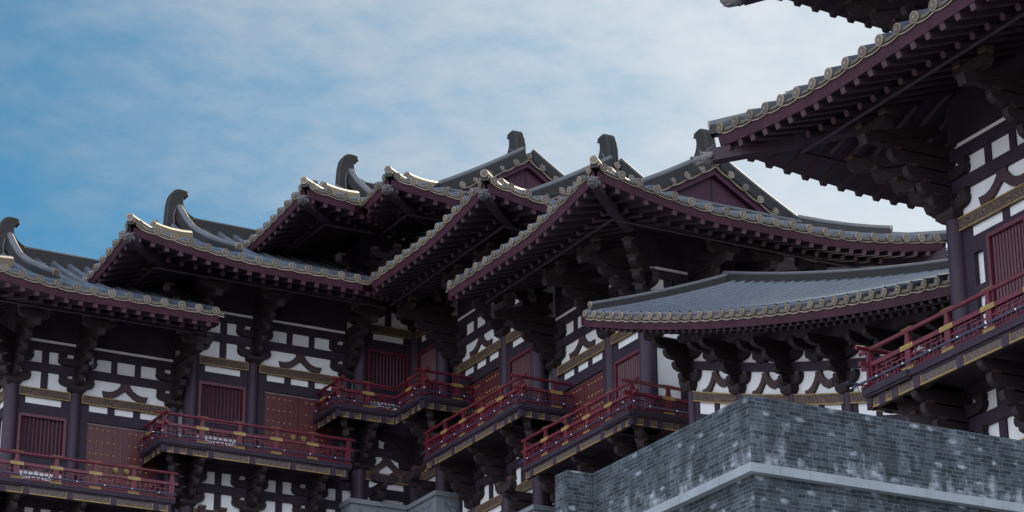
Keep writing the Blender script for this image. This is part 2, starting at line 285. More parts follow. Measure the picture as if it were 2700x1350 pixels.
# ------------------------------------------------------------------ mesh builder
class MB:
    def __init__(s): s.V = []; s.F = []; s.MI = []; s.UV = []; s.mi = 0
    def v(s, *p): s.V.append(Vector(p[0] if len(p) == 1 else p)); return len(s.V) - 1
    def f(s, ids, uv=None): s.F.append(tuple(ids)); s.MI.append(s.mi); s.UV.append(uv)
    def box(s, a, b):
        (x0, y0, z0), (x1, y1, z1) = a, b
        i = len(s.V)
        for z in (z0, z1):
            for x, y in ((x0, y0), (x1, y0), (x1, y1), (x0, y1)): s.v(x, y, z)
        for q in ((0, 3, 2, 1), (4, 5, 6, 7), (0, 1, 5, 4), (1, 2, 6, 5), (2, 3, 7, 6), (3, 0, 4, 7)): s.f([i + k for k in q])
    def fbox(s, F, a, b):
        i = len(s.V); s.box(tuple(min(p, q) for p, q in zip(a, b)), tuple(max(p, q) for p, q in zip(a, b)))
        neg = F.to_3x3().determinant() < 0
        for k in range(i, len(s.V)): s.V[k] = F @ s.V[k]
        if neg:
            for k in range(len(s.F) - 6, len(s.F)): s.F[k] = s.F[k][::-1]
    def bar(s, p, q, w, h, up=(0, 0, 1), ends=True):
        p, q = Vector(p), Vector(q); d = (q - p).normalized(); side = d.cross(Vector(up))
        if side.length < 1e-6: side = Vector((1, 0, 0))
        side.normalize(); n = side.cross(d)
        i = len(s.V)
        for c in (p, q):
            for a, b in ((-1, -1), (1, -1), (1, 1), (-1, 1)): s.v(c + side*(a*w/2) + n*(b*h/2))
        for k in range(4): s.f((i + k, i + (k + 1) % 4, i + 4 + (k + 1) % 4, i + 4 + k))
        s.f((i + 3, i + 2, i + 1, i)); s.f((i + 4, i + 5, i + 6, i + 7))
    def tube(s, p, q, r, n=10, r2=None, caps=True):
        p, q = Vector(p), Vector(q); d = (q - p).normalized()
        a = d.orthogonal().normalized(); b = d.cross(a); r2 = r if r2 is None else r2
        i = len(s.V)
        for c, rr in ((p, r), (q, r2)):
            for k in range(n):
                t = 2*math.pi*k/n; s.v(c + a*(rr*math.cos(t)) + b*(rr*math.sin(t)))
        for k in range(n): s.f((i + k, i + (k + 1) % n, i + n + (k + 1) % n, i + n + k))
        if caps: s.f([i + k for k in range(n)][::-1]); s.f([i + n + k for k in range(n)])
    def path_tube(s, pts, r, n=8):
        for a, b in zip(pts[:-1], pts[1:]): s.tube(a, b, r, n)
    def prism(s, poly, o, ax, ay, az, t0, t1):
        """polygon (x,y) in plane o+ax*x+ay*y, extruded along az from t0 to t1"""
        o, ax, ay, az = Vector(o), Vector(ax), Vector(ay), Vector(az)
        n = len(poly); i = len(s.V)
        for t in (t0, t1):
            for x, y in poly: s.v(o + ax*x + ay*y + az*t)
        A = sum(poly[k][0]*poly[(k+1) % n][1] - poly[(k+1) % n][0]*poly[k][1] for k in range(n))
        sg = A * ax.cross(ay).dot(az) * (t1 - t0)
        def add(ids): s.f(ids if sg > 0 else ids[::-1])
        add([i + k for k in range(n)][::-1]); add([i + n + k for k in range(n)])
        for k in range(n): add([i + k, i + (k + 1) % n, i + n + (k + 1) % n, i + n + k])
    def ellipsoid(s, c, rx, ry, rz, ax=(1, 0, 0), ay=(0, 1, 0), n=8, m=6, jit=0.0):
        c, ax, ay = Vector(c), Vector(ax).normalized(), Vector(ay).normalized(); az = ax.cross(ay)
        i = len(s.V)
        for a in range(m + 1):
            th = math.pi*a/m
            for k in range(n):
                ph = 2*math.pi*k/n; j = 1 + random.uniform(-jit, jit)
                s.v(c + (ax*(rx*math.sin(th)*math.cos(ph)) + ay*(ry*math.sin(th)*math.sin(ph)) + az*(rz*math.cos(th)))*j)
        for a in range(m):
            for k in range(n):
                s.f((i + a*n + k, i + (a+1)*n + k, i + (a+1)*n + (k+1) % n, i + a*n + (k+1) % n))
    def build(s, name, mats, parent=None, M=None, smooth=False):
        M = M or Matrix.Identity(4)
        neg = M.to_3x3().determinant() < 0
        pts = [M @ v for v in s.V]
        if not pts: return None
        mn = Vector((min(p.x for p in pts), min(p.y for p in pts), min(p.z for p in pts)))
        mx = Vector((max(p.x for p in pts), max(p.y for p in pts), max(p.z for p in pts)))
        c = (mn + mx)/2; c.z = mn.z
        me = bpy.data.meshes.new(name)
        F = [f[::-1] if neg else f for f in s.F]
        me.from_pydata([p - c for p in pts], [], F)
        if not isinstance(mats, (list, tuple)): mats = [mats]
        for m in mats: me.materials.append(MATS[m])
        me.polygons.foreach_set('material_index', s.MI)
        if any(u is not None for u in s.UV):
            uvl = me.uv_layers.new(name='UVMap')
            for pl, uv in zip(me.polygons, s.UV):
                if uv is None: continue
                if neg: uv = uv[::-1]
                for li, q in zip(pl.loop_indices, uv): uvl.data[li].uv = q
        if smooth:
            me.polygons.foreach_set('use_smooth', [True]*len(me.polygons))
            if smooth is not True: me.set_sharp_from_angle(angle=math.radians(smooth))
        me.update()
        o = bpy.data.objects.new(name, me); COL.objects.link(o)
        if parent is not None:
            o.parent = parent
            pl = parent['_w'] if '_w' in parent else (0, 0, 0)
            o.location = c - Vector(pl)
        else: o.location = c
        o['_w'] = list(c)
        return o

def thing(name, label, cat, loc, group=None):
    o = bpy.data.objects.new(name, None); COL.objects.link(o); o.location = loc
    o.empty_display_size = 1.0
    o['_w'] = list(loc); o['label'] = label; o['category'] = cat
    if group: o['group'] = group
    return o

def affine(colx, coly, colz, t): 
    return Matrix(((colx[0], coly[0], colz[0], t[0]), (colx[1], coly[1], colz[1], t[1]), (colx[2], coly[2], colz[2], t[2]), (0, 0, 0, 1)))
SCALE = Matrix.Translation((0, 0, EYE)) @ Matrix.Diagonal((H, H, H, 1))

# ------------------------------------------------------------------ facade pieces (facade frame: s along, o outward, z up)
ARM = [(-.0215, .0165), (-.0215, .0128), (-.0200, .0100), (-.0165, .0083), (-.0115, .0075), (.0115, .0075), (.0165, .0083), (.0200, .0100), (.0215, .0128), (.0215, .0165)]
def arm_poly(hl, z0, h):
    k = hl/.0215; kz = h/.009
    return [(x*k, z0 + (y - .0075)*kz) for x, y in ARM]
def out_poly(o1, z0, h):
    return [(-.004, z0 + h), (-.004, z0), (o1 - .011, z0), (o1 - .005, z0 + h*.1), (o1 - .0012, z0 + h*.34), (o1, z0 + h*.66), (o1, z0 + h)]
S_, O_, Z_ = Vector((1, 0, 0)), Vector((0, 1, 0)), Vector((0, 0, 1))
def dou(mb, F, c, w, z0, z1):
    """small flared bearing block"""
    i = len(mb.V); wb = w*.68
    for ww, z in ((wb, z0), (w, z0 + (z1 - z0)*.45), (w, z1)):
        for a, b in ((-1, -1), (1, -1), (1, 1), (-1, 1)): mb.v(F @ Vector((c[0] + a*ww/2, c[1] + b*ww/2, z)))
    neg = F.to_3x3().determinant() < 0
    fs = []
    for l in (0, 4):
        for k in range(4): fs.append((i + l + k, i + l + (k+1) % 4, i + l + 4 + (k+1) % 4, i + l + 4 + k))
    fs.append((i+3, i+2, i+1, i)); fs.append((i+8, i+9, i+10, i+11))
    for f in fs: mb.f(f[::-1] if neg else f)
def fprism(mb, F, poly, o, ax, ay, az, t0, t1):
    R = F.to_3x3()
    mb.prism(poly, F @ Vector(o), R @ ax, R @ ay, R @ az, t0, t1)

def bracket(F, s0, zb, parent, M, low=False, corner=False):
    b = MB()
    b.mi = 0
    dou(b, F, (s0, -.001), .0215, zb, zb + .0078)
    fprism(b, F, arm_poly(.0215, zb + .0075, .009), (s0, 0, 0), S_, Z_, O_, -.004, .0048)
    fprism(b, F, arm_poly(.0235, zb + .0322, .009), (s0, 0, 0), S_, Z_, O_, -.004, .0048)
    for hl, z in ((.0215, .0165), (.0235, .0412)):
        for k in (-1, 0, 1): dou(b, F, (s0 + k*(hl - .005), .0003), .0096, zb + z, zb + z + .0052)
    tiers = [(.022, .0078), (.032, .0175), (.044, .0285), (.058, .0400), (.076, .0515)] if not low else [(.022, .0078), (.032, .0175), (.042, .0290), (.050, .0405)]
    for o1, z in tiers: fprism(b, F, out_poly(o1, zb + z, .0100), (s0, 0, 0), O_, Z_, S_, -.0031, .0031)
    cross = [(.070, .0600, .0190)] if not low else [(.046, .0480, .0170)]
    for o1, z, hl in cross:
        fprism(b, F, arm_poly(hl, zb + z, .009), (s0, o1, 0), S_, Z_, O_, -.0042, .0042)
    b.mi = 1
    for o1, z in tiers: dou(b, F, (s0, o1 - .006), .0074, zb + z + .0099, zb + z + .0126)
    for o1, z, hl in cross:
        for k in (-1, 1): dou(b, F, (s0 + k*(hl - .004), o1), .0085, zb + z + .009, zb + z + .0142)
    b.mi = 0
    if not low:  # slanting lever arms
        for z0, o0, o1 in ((.074, .012, .082),):
            p, q = F @ Vector((s0, o0, zb + z0)), F @ Vector((s0, o1, zb + z0 - (o1 - o0)*.30))
            b.bar(p, q, .0092, .0082)
    if corner:   # diagonal arms under the corner beam, and the arms of the other face
        dv = Vector((-1, 1, 0)).normalized(); nv = Vector((1, 1, 0)).normalized()
        for o1, z in tiers:
            fprism(b, F, out_poly(o1*1.06, zb + z, .0101), (s0, -.001, 0), dv, Z_, nv, -.0040, .0040)
        b.mi = 1
        for o1, z in tiers: dou(b, F, (s0 - (o1*1.06 - .006)*.7071, (o1*1.06 - .006)*.7071), .0100, zb + z + .0100, zb + z + .0127)
        b.mi = 0
    return b.build('bracket_set', ['bracket_wood', 'block_wood'], parent, M)

def vee_strut(F, s0, zb, parent, M, w=1.0):
    h = [(0.0058, .0216), (.0056, .0188), (.0095, .0140), (.0150, .0102), (.0210, .0085), (.0285, .0088), (.0262, .0012), (.0165, .0012), (.0100, .0042), (.0045, .0085), (0, .0122)]
    poly = [(x*w, y) for x, y in h] + [(-x*w, y) for x, y in h[-2::-1]]
    b = MB()
    # split in two halves to stay well behaved
    left = [(-x*w, y) for x, y in h] + [(0, .0216)]
    right = [(x*w, y) for x, y in h] + [(0, .0216)]
    for p in (left, right): fprism(b, F, [(x, y + zb) for x, y in p], (s0, 0, 0), S_, Z_, O_, -.004, .0016)
    return b.build('inverted_v_strut', 'strut_wood', parent, M)

def lattice_window(F, a, b_, z0, z1, parent, M):
    f = MB(); t = .0034
    for q in (((a, -.004, z0), (a + t, .0012, z1)), ((b_ - t, -.004, z0), (b_, .0012, z1)), ((a + t, -.004, z1 - t), (b_ - t, .0012, z1)), ((a + t, -.004, z0), (b_ - t, .0012, z0 + t))): f.fbox(F, *q)
    w = f.build('lattice_window', 'lattice_red', parent, M)
    g = MB(); n = 11; L = (b_ - a - 2*t)
    for k in range(n):
        c = a + t + L*(k + .5)/n
        p = [(-.0011, 0), (0, .0014), (.0011, 0), (0, -.0014)]
        fprism(g, F, p, (c, -.0022, 0), S_, O_, Z_, z0 + t, z1 - t)
    g.build('window_bars', 'lattice_red', w, M)
    g = MB(); g.fbox(F, (a + t, -.00415, z0 + t), (b_ - t, -.0038, z1 - t)); g.build('backing_board', 'dark_wood', w, M)

def door(F, a, b_, z0, z1, parent, M):
    mid = (a + b_)/2
    for sgn, x0, x1 in ((1, a, mid - .0004), (-1, mid + .0004, b_)):
        d = MB(); n = 4
        for k in range(n):
            y0 = x0 + (x1 - x0)*k/n; y1 = x0 + (x1 - x0)*(k + 1)/n
            d.fbox(F, (y0 + .00008, -.0045, z0), (y1 - .00008, -.0020, z1))
        leaf = d.build('door_leaf', 'door_red', parent, M)
        for r in range(6):
            for c in range(5):
                if r == 3 and ((sgn > 0 and c == 4) or (sgn < 0 and c == 0)): continue
                x = a + .0048 + .0074*c if sgn > 0 else b_ - .0048 - .0074*c
                p = F @ Vector((x, -.0019, z1 - .006 - .0148*r))
                if (z1 - .006 - .0148*r) < z0 + .004: continue
                st = MB(); st.ellipsoid(p, .0013, .0013, .0013, n=8, m=5); st.build('door_stud', 'gold', leaf, M, True)
        k = MB(); x = mid - sgn*.0068; z = z1 - .0515
        k.tube(F @ Vector((x, -.0022, z)), F @ Vector((x, -.0006, z)), .0031, 14)
        k.tube(F @ Vector((x, -.0008, z)), F @ Vector((x, .0006, z)), .0017, 12)
        for q in range(10):
            t0, t1 = math.pi + math.pi*q/10, math.pi + math.pi*(q+1)/10
            k.tube(F @ Vector((x + .0026*math.cos(t0), .0004, z - .0005 + .0034*math.sin(t0))), F @ Vector((x + .0026*math.cos(t1), .0004, z - .0005 + .0034*math.sin(t1))), .0005, 6)
        k.build('door_knocker', 'gold', leaf, M, 40)

def facade(F, M, P, zb, zf, cols, bays, ztop, low=False, corner_first=True, last_col=True, brackets=True):
    s0, s1 = 0.0, cols[-1]
    r = .0078
    fr = MB()
    fr.fbox(F, (s0, -.004, zb + .0608), (s1, .0004, zb + ztop))
    fr.fbox(F, (s0 + .001, -.0056, zf + .001), (s1 - .001, -.0050, zb + ztop - .001))
    def beam(a, b, z0, z1, o1=.0024, nm='beam', mt='dark_wood'):
        m = MB(); m.fbox(F, (a, -.0038, z0), (b, o1, z1)); return m.build(nm, mt, P, M)
    beam(s0 + .0002, s1, zb + .0216, zb + .0318); beam(s0 + .0002, s1, zb + .0474, zb + .0572)
    for i, c in enumerate(cols):
        if i == len(cols) - 1 and not last_col: continue
        m = MB(); m.tube(F @ Vector((c, -.0016, zf - .001)), F @ Vector((c, -.0016, zb)), r, 20, r*.97)
        if not low or True: m.build('column', 'column_paint', P, M, 40)
    if brackets:
        for i, c in enumerate(cols):
            if i == len(cols) - 1 and not last_col: continue
            if i == 0 and not corner_first: continue
            bracket(F, c, zb, P, M, low, corner=(i == 0))
    for i, ty in enumerate(bays):
        a, b = cols[i] + r*.92, cols[i+1] - r*.92; w = cols[i+1] - cols[i]; mid = (cols[i] + cols[i+1])/2
        # gilt beam
        m = MB(); m.fbox(F, (a, -.0038, zb - .0105), (b, .0026, zb + .0001)); gb = m.build('architrave', 'carved_panel', P, M)
        m = MB(); t = .0009
        for q in (((a, .0026, zb - .0105), (b, .0033, zb - .0105 + t)), ((a, .0026, zb + .0001 - t), (b, .0033, zb + .0001)), ((a, .0026, zb - .0105 + t), (a + t, .0033, zb + .0001 - t)), ((b - t, .0026, zb - .0105 + t), (b, .0033, zb + .0001 - t))): m.fbox(F, *q)
        m.build('gilt_border', 'gold', gb, M)
        # frieze members
        if ty in ('lattice', 'post', 'panel'):
            for z0, z1 in ((.0001, .0216), (.0318, .0474)):
                fr.fbox(F, (mid - .0042, -.004, zb + z0), (mid + .0042, .0008, zb + z1))
        else:
            for k in (-1, 1): fr.fbox(F, (mid + k*.0148 - .0036, -.004, zb + .0318), (mid + k*.0148 + .0036, .0008, zb + .0474))
            vee_strut(F, mid, zb, P, M)
        zt, zbot = zb - .0106, zb - .0184
        # openings in the timber panel: list of (x0,x1,z0,z1) left as plaster
        holes = []
        if ty == 'lattice':
            holes = [(cols[i] + .0175, cols[i+1] - .0165, zbot, zt), (a + .003, b - .003, zf + .010, zf + .0335)]
            win = (cols[i] + .0100, cols[i+1] - .0092, zf + .0480, zb - .0314)
            lattice_window(F, *win, P, M)
        elif ty == 'wide_lattice':
            holes = [(cols[i] + .0207, mid - .004, zbot, zt), (mid + .004, cols[i+1] - .0207, zbot, zt),
                     (cols[i] + .0205, cols[i] + .0315, zb - .0585, zb - .0318), (cols[i] + .0205, cols[i] + .0315, zb - .094, zb - .066),
                     (cols[i+1] - .0315, cols[i+1] - .0205, zb - .0585, zb - .0318), (cols[i+1] - .0315, cols[i+1] - .0205, zb - .094, zb - .066)]
            win = (cols[i] + .0372, cols[i+1] - .0372, zf + .0375, zb - .0225)
            lattice_window(F, *win, P, M)
        elif ty == 'door':
            holes = [(mid + k*.0318 - .0115, mid + k*.0318 + .0115, zbot, zt) for k in (-1, 0, 1)]
            win = (cols[i] + .0168, cols[i+1] - .0168, zf, zb - .0326)
            door(F, *win, P, M)
            win = (win[0], win[1], zf, zb - .0310)
        elif ty == 'post':
            holes = [(cols[i] + .0145, cols[i+1] - .0145, zbot, zt)]; win = None
        else:
            holes = [(cols[i] + .0145, cols[i+1] - .0145, zbot, zt), (cols[i] + .013, cols[i+1] - .013, zf + .04, zb - .03)]; win = None
        full = holes + ([win] if win else [])
        zz = sorted({zf, zt, *[h[2] for h in full], *[h[3] for h in full]})
        zz = [z for z in zz if zf - 1e-9 <= z <= zt + 1e-9]
        for z0, z1 in zip(zz[:-1], zz[1:]):
            if z1 - z0 < 1e-6: continue
            cut = sorted((h[0], h[1]) for h in full if h[2] <= z0 + 1e-9 and h[3] >= z1 - 1e-9)
            x = a
            for h0, h1 in cut:
                if h0 > x: fr.fbox(F, (x, -.004, z0), (h0, .0, z1))
                x = h1
            if x < b: fr.fbox(F, (x, -.004, z0), (b, .0, z1))
    fr.build('timber_frame', 'dark_wood', P, M)
    m = MB(); m.fbox(F, (s0, -.0041, zb - .0188), (s1, -.0010, zb + .0608)); m.build('frieze_plaster', 'plaster', P, M)
    if not low:
        m = MB(); m.fbox(F, (s0 + .012, -.001, zb + .0576), (s1, .0018, zb + .0606)); m.build('plaster_strip', 'plaster', P, M)

# ------------------------------------------------------------------ balcony
def balcony(F, M, P, zf, pw, L0, L1, cross0=True, end=None):
    """F: facade frame whose o=0 is the wall; pw = rail offset; runs along s from L0 (corner) to L1"""
    o = pw; zr = zf + .0367
    fl = MB()
    fl.fbox(F, (L0 - .0062, -.002, zf - .0021), (L1 + .004, o + .0040, zf + .0030))
    fl.fbox(F, (L0 - .0050, -.002, zf - .0040), (L1 + .003, o + .0022, zf - .0022))
    floor = fl.build('balcony_floor', 'dark_wood', P, M)
    # fascia panels under the floor
    rimf = MB(); rimf.fbox(F, (L0 - .0035, o - .0035, zf - .0116), (L1, o + .0008, zf - .0041)); rimf.build('balcony_joist', 'dark_wood', P, M)
    x = L0 + .0032; seq = [.0085, .0085, .019] + [.044]*12; pos = []
    for w in seq:
        x0, x1 = x, min(x + w, L1 - .004)
        if x1 - x0 < .006: break
        pos.append((x0, x1)); x = x1 + .0078
    prev = L0 - .0035
    for x0, x1 in pos + [(L1 - .001, None)]:
        st = MB(); st.fbox(F, (prev, o + .0009, zf - .0126), (x0, o + .0026, zf - .0041)); prev = x1
        st.build('fascia_block', 'column_paint', floor, M)
    for x0, x1 in pos:
        m = MB(); m.fbox(F, (x0, o + .0009, zf - .0113), (x1, o + .0014, zf - .0042)); pn = m.build('fascia_panel', 'fret_panel', P, M)
        m = MB(); t = .0009
        m.fbox(F, (x0, o + .0009, zf - .0113 - t), (x1, o + .0024, zf - .0113))
        m.fbox(F, (x0, o + .0014, zf - .0113), (x0 + .0006, o + .0020, zf - .0041)); m.fbox(F, (x1 - .0006, o + .0014, zf - .0113), (x1, o + .0020, zf - .0041))
        m.build('gilt_border', 'gold', pn, M)
    # railing
    ex = .0125
    m = MB(); m.tube(F @ Vector((L0 - ex, o, zr - .0018)), F @ Vector((L1 + (.0 if end else ex*.6), o, zr - .0018)), .0018, 12)
    rail = m.build('balcony_railing', 'red_paint', P, M, 40)
    m = MB(); m.fbox(F, (L0 - ex*.8, o - .0017, zr - .0163), (L1 + (0 if end else ex*.6), o + .0017, zr - .0129)); m.build('middle_rail', 'red_paint', rail, M)
    m = MB(); m.fbox(F, (L0 - ex*.6, o - .0016, zf + .0031), (L1 + (0 if end else ex*.4), o + .0016, zf + .0058)); m.build('bottom_rail', 'red_paint', rail, M)
    n = max(1, round((L1 - L0)/.0485)); step = (L1 - L0)/n
    xs = [L0 + step*k for k in range(n + 1)]
    for k, x in enumerate(xs):
        if end and k == n: continue
        p = MB()
        p.prism([(-.0031, zr - .0129), (-.0018, zr - .0048), (-.0024, zr - .0036), (.0024, zr - .0036), (.0018, zr - .0048), (.0031, zr - .0129)], F @ Vector((x, o, 0)), F.to_3x3() @ S_, Z_, F.to_3x3() @ O_, -.0014, .0014)
        p.fbox(F, (x - .0033, o - .0013, zf + .0030), (x + .0033, o + .0013, zr - .0163))
        p.build('railing_post', 'red_paint', rail, M)
        if 0 < k < n or (k == n and not end and False):
            g = MB()
            g.fbox(F, (x - .0077, o + .0017, zr - .0165), (x + .0077, o + .0022, zr - .0127))
            for q in range(5): g.fbox(F, (x - .0058 + q*.0026, o + .0022, zr - .0152), (x - .0046 + q*.0026, o + .0026, zr - .0140))
            g.fbox(F, (x - .0077, o - .0018, zr - .0129), (x + .0077, o + .0018, zr - .0126))
            g.build('gilt_plate', 'gold', rail, M)
            g = MB(); g.fbox(F, (x - .0068, o + .0016, zf + .0036), (x + .0068, o + .0021, zf + .0066)); g.build('gilt_plate', 'gold', rail, M)
            g = MB(); g.fbox(F, (x - .0066, o - .0012, zr - .0001), (x + .0066, o + .0012, zr + .0003)); g.build('gilt_plate', 'gold', rail, M)
    for xa, xb in zip(xs[:-1], xs[1:]):
        a, b = xa + .0033, xb - .0033; W = b - a; z0, z1 = zf + .0058, zr - .0163; Hh = z1 - z0; t = .00055
        g = MB()
        def hb(x0, x1, y): g.fbox(F, (a + W*x0, o - .0006, z0 + Hh*y - t), (a + W*x1, o + .0006, z0 + Hh*y + t))
        def vb(x, y0, y1): g.fbox(F, (a + W*x - t, o - .00055, z0 + Hh*y0), (a + W*x + t, o + .00055, z0 + Hh*y1))
        for x0, x1, y in ((0, .42, .66), (.58, 1, .66), (0, .26, .34), (.36, .64, .34), (.74, 1, .34), (.26, .74, .86), (0, .2, .14), (.8, 1, .14), (.32, .68, .10)): hb(x0, x1, y)
        for x, y0, y1 in ((.26, 0, .66), (.42, .34, 1), (.58, .34, 1), (.74, 0, .66), (.12, .34, .66), (.88, .34, .66), (.12, .66, 1), (.88, .66, 1), (.5, 0, .34), (.36, 0, .34), (.64, 0, .34)): vb(x, y0, y1)
        g.build('fretwork', 'red_paint', rail, M)
    # strip of small lamps on a dark conduit in front of the fretwork
    m = MB(); m.tube(F @ Vector((L0 - .018, o + .0065, zf + .0080)), F @ Vector((L1 + .004, o + .0065, zf + .0080)), .0010, 8)
    k = L0 - .01
    while k < L1:
        m.tube(F @ Vector((k, o + .0040, zf + .0034)), F @ Vector((k, o + .0065, zf + .0080)), .0003, 5); k += .033
    tb = m.build('lamp_conduit', 'tube_plastic', P, M)
    k = L0 - .016
    while k < L1:
        m = MB(); m.ellipsoid(F @ Vector((k, o + .0076, zf + .0078)), .0007, .0007, .0007, n=6, m=4); k += .033
        m.build('small_lamp', 'bulb_glass', tb, M, True)

# ------------------------------------------------------------------ roofs
TS = .0212                       # tile column spacing
A0 = .387
LIFT, LL = .025, .16
class Roof:
    def __init__(s, uc, ve, ze, hw, zr, dg, ui, concave=None, lift=LIFT):
        s.uc, s.ve, s.ze, s.hw, s.dg, s.ui, s.cc = uc, ve, ze, hw, dg, ui, concave
        s.B = ((zr - ze - .006) - A0*hw)/hw**2; s.W = 2*hw; s.lf = lift; s.zr = zr; s.vc = ve + hw; s.ug = uc - dg
    def L(s, a, d): return s.lf*max(0, 1 - abs(a)/LL)**1.5*max(0, 1 - abs(d)/LL)**1.5
    def surf(s, a, d): return s.ze + .006 + A0*d + s.B*d*d
    def front(s, a, d, h=0): return Vector((s.uc - a, s.ve + d, s.surf(d=d, a=a) + s.L(a, d) + h))
    def back(s, a, d, h=0): return Vector((s.uc - a, s.ve + s.W - d, s.surf(a, d) + s.L(a, d) + h))
    def skirt(s, a, d, h=0): return Vector((s.uc - d, s.ve + a, s.surf(a, d) + s.L(a, d) + s.L(s.W - a, d) + h))
PROF = [(-.5, -.0046), (-.36, -.0042), (-.25, -.0028), (-.18, -.0010), (-.172, .0016), (-.14, .0038), (-.07, .0053), (0, .0057), (.07, .0053), (.14, .0038), (.172, .0016), (.18, -.0010), (.25, -.0028), (.36, -.0042), (.5, -.0046)]
def tile_slope(fn, a0, a1, dmin, dmax, name, P, M, ns=8, ts=TS, start=None, mt='roof_tile', pan=None, hs=1.0):
    mb = MB(); a = a0 if start is None else start
    while a < a1 - 1e-6:
        ac = a + ts/2
        if dmax(ac) - dmin(ac) > .004:
            ids = []
            for x, h in PROF:
                ax_ = ac + x*ts; d0, d1 = dmin(ax_), max(dmax(ax_), dmin(ax_) + .0005)
                ids.append([(mb.v(fn(ax_, d0 + (d1 - d0)*k/ns, h*hs)), (ax_*H, (d0 + (d1 - d0)*k/ns)*H)) for k in range(ns + 1)])
            for p in range(len(PROF) - 1):
                for k in range(ns):
                    q = (ids[p][k], ids[p][k+1], ids[p+1][k+1], ids[p+1][k])
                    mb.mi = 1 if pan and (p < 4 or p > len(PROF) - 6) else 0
                    mb.f([w[0] for w in q], [w[1] for w in q])
        a += ts
    return mb.build(name, [mt, pan] if pan else mt, P, M, 50)

def eave_ends(fn, a0, a1, name, P, M, ts=TS, d0=lambda a: 0.0, rdisc=.0045, first=0):
    """a continuous run of sagging drip tiles, and the round tile ends in front of it"""
    mb = MB(); n = 10; prev = None; nt_ = max(1, int(round((a1 - a0)/ts)))
    for k in range(nt_*n + 1):
        x = k/n; fx = x - math.floor(x); aa = a0 + ts*(x + .5); sag = -.0013*math.sin(math.pi*fx)
        if aa > a1 + ts*.3 and ts > 0: break
        rows = []
        for h, dd in ((.0006, .0016), (.0000, .0010), (-.0012, .0010), (-.0012, .0002), (-.0019, .0002), (-.0019, .0012), (-.0036, .0012), (-.0036, .0), (-.0045, .0), (-.0045, .0022)):
            rows.append(mb.v(fn(aa, d0(aa) + dd, h + sag*(1 if h < 0 else .6))))
        if prev:
            for j in range(len(rows) - 1):
                mb.mi = 0 if j in (2, 7) else 1
                mb.f((prev[j], rows[j], rows[j+1], prev[j+1]))
        prev = rows
    ob = mb.build(name, ['tile_cream', 'tile_face'], P, M, 30)
    for q in range(first, nt_):
        ac = a0 + ts*(q + .5)
        if abs(ac - a0) > abs(a1 - a0) + 1e-6: break
        mb = MB()
        dirv = (fn(ac, d0(ac) - .01, 0) - fn(ac, d0(ac), 0)); dirv.z *= .25; dirv.normalize()
        dirv += Vector((random.uniform(-.07, .07), random.uniform(-.07, .07), random.uniform(-.06, .06))); dirv.normalize()
        c = fn(ac, d0(ac), .0007) + Vector((random.uniform(-.00025, .00025), random.uniform(-.00025, .00025), random.uniform(-.0003, .0003)))
        mb.mi = 2; mb.tube(c - dirv*.003, c + dirv*.0010, rdisc*.98, 18)
        mb.mi = 0; mb.tube(c + dirv*.0004, c + dirv*.0014, rdisc, 18)
        mb.mi = 1; mb.tube(c + dirv*.0010, c + dirv*.0017, rdisc*.84, 14)
        mb.mi = 0; mb.tube(c + dirv*.0010, c + dirv*.0019, rdisc*.22, 10)
        mb.build('tile_end', ['tile_cream', 'tile_face', 'ridge_cap'], ob, M, 40)
    return ob

def eave_under(fn, surf, a0, a1, din, dlim, P, M, ze, liftf, rsp=.0172, nm='front', dstart=lambda a: 0.0):
    """fascia board, flying rafters, round rafters and the boarding above them; din = depth to the wall"""
    def zs(a, d): return ze - .0090 + .36*d + liftf(a, d)
    def pt(a, d, h):
        p = fn(a, d, 0); return Vector((p.x, p.y, zs(a, d) + h))
    # fascia
    mb = MB(); n = max(4, int((a1 - a0)/.02)); prev = None
    for k in range(n + 1):
        a = a0 + (a1 - a0)*k/n; d = dstart(a)
        top = fn(a, d + .0012, -.0052); top2 = fn(a, d + .005, -.0040); bot = pt(a, d + .0036, .0008); bk = pt(a, d + .0075, .0008)
        r = [mb.v(top2), mb.v(top), mb.v(bot), mb.v(bk)]
        if prev:
            for j in range(3): mb.f((prev[j], prev[j+1], r[j+1], r[j]))
        prev = r
    mb.build('eave_fascia', 'fascia_paint', P, M)
    # boarding
    mb = MB(); prev = None; nd = 6
    for k in range(n + 1):
        a = a0 + (a1 - a0)*k/n; d0 = dstart(a) + .0055; d1 = max(d0 + .0005, min(din + .012, dlim(a)))
        r = [mb.v(pt(a, d0 + (d1 - d0)*j/nd, .0004)) for j in range(nd + 1)]
        if prev:
            for j in range(nd): mb.f((prev[j], prev[j+1], r[j+1], r[j]))
        prev = r
    mb.build('eave_boarding', 'soffit_wood', P, M)
    # rafters
    a = a0 + rsp*.5
    while a < a1:
        ds = dstart(a)
        lim = min(dlim(a), din + .012)
        if lim - ds > .012:
            e = min(lim, ds + .062)
            mb = MB(); mb.bar(pt(a, ds + .0050, -.0016), pt(a, e, -.0020), .0054, .0056); mb.MI[-2] = 1; mb.build('flying_rafter', ['rafter_wood', 'rafter_end'], P, M)
        if lim - ds > .052:
            mb = MB(); mb.tube(pt(a, ds + .045, -.0076), pt(a, lim, -.0076), .0029, 10); mb.MI[-2] = 1; mb.build('round_rafter', ['rafter_wood', 'rafter_end'], P, M, 40)
        a += rsp

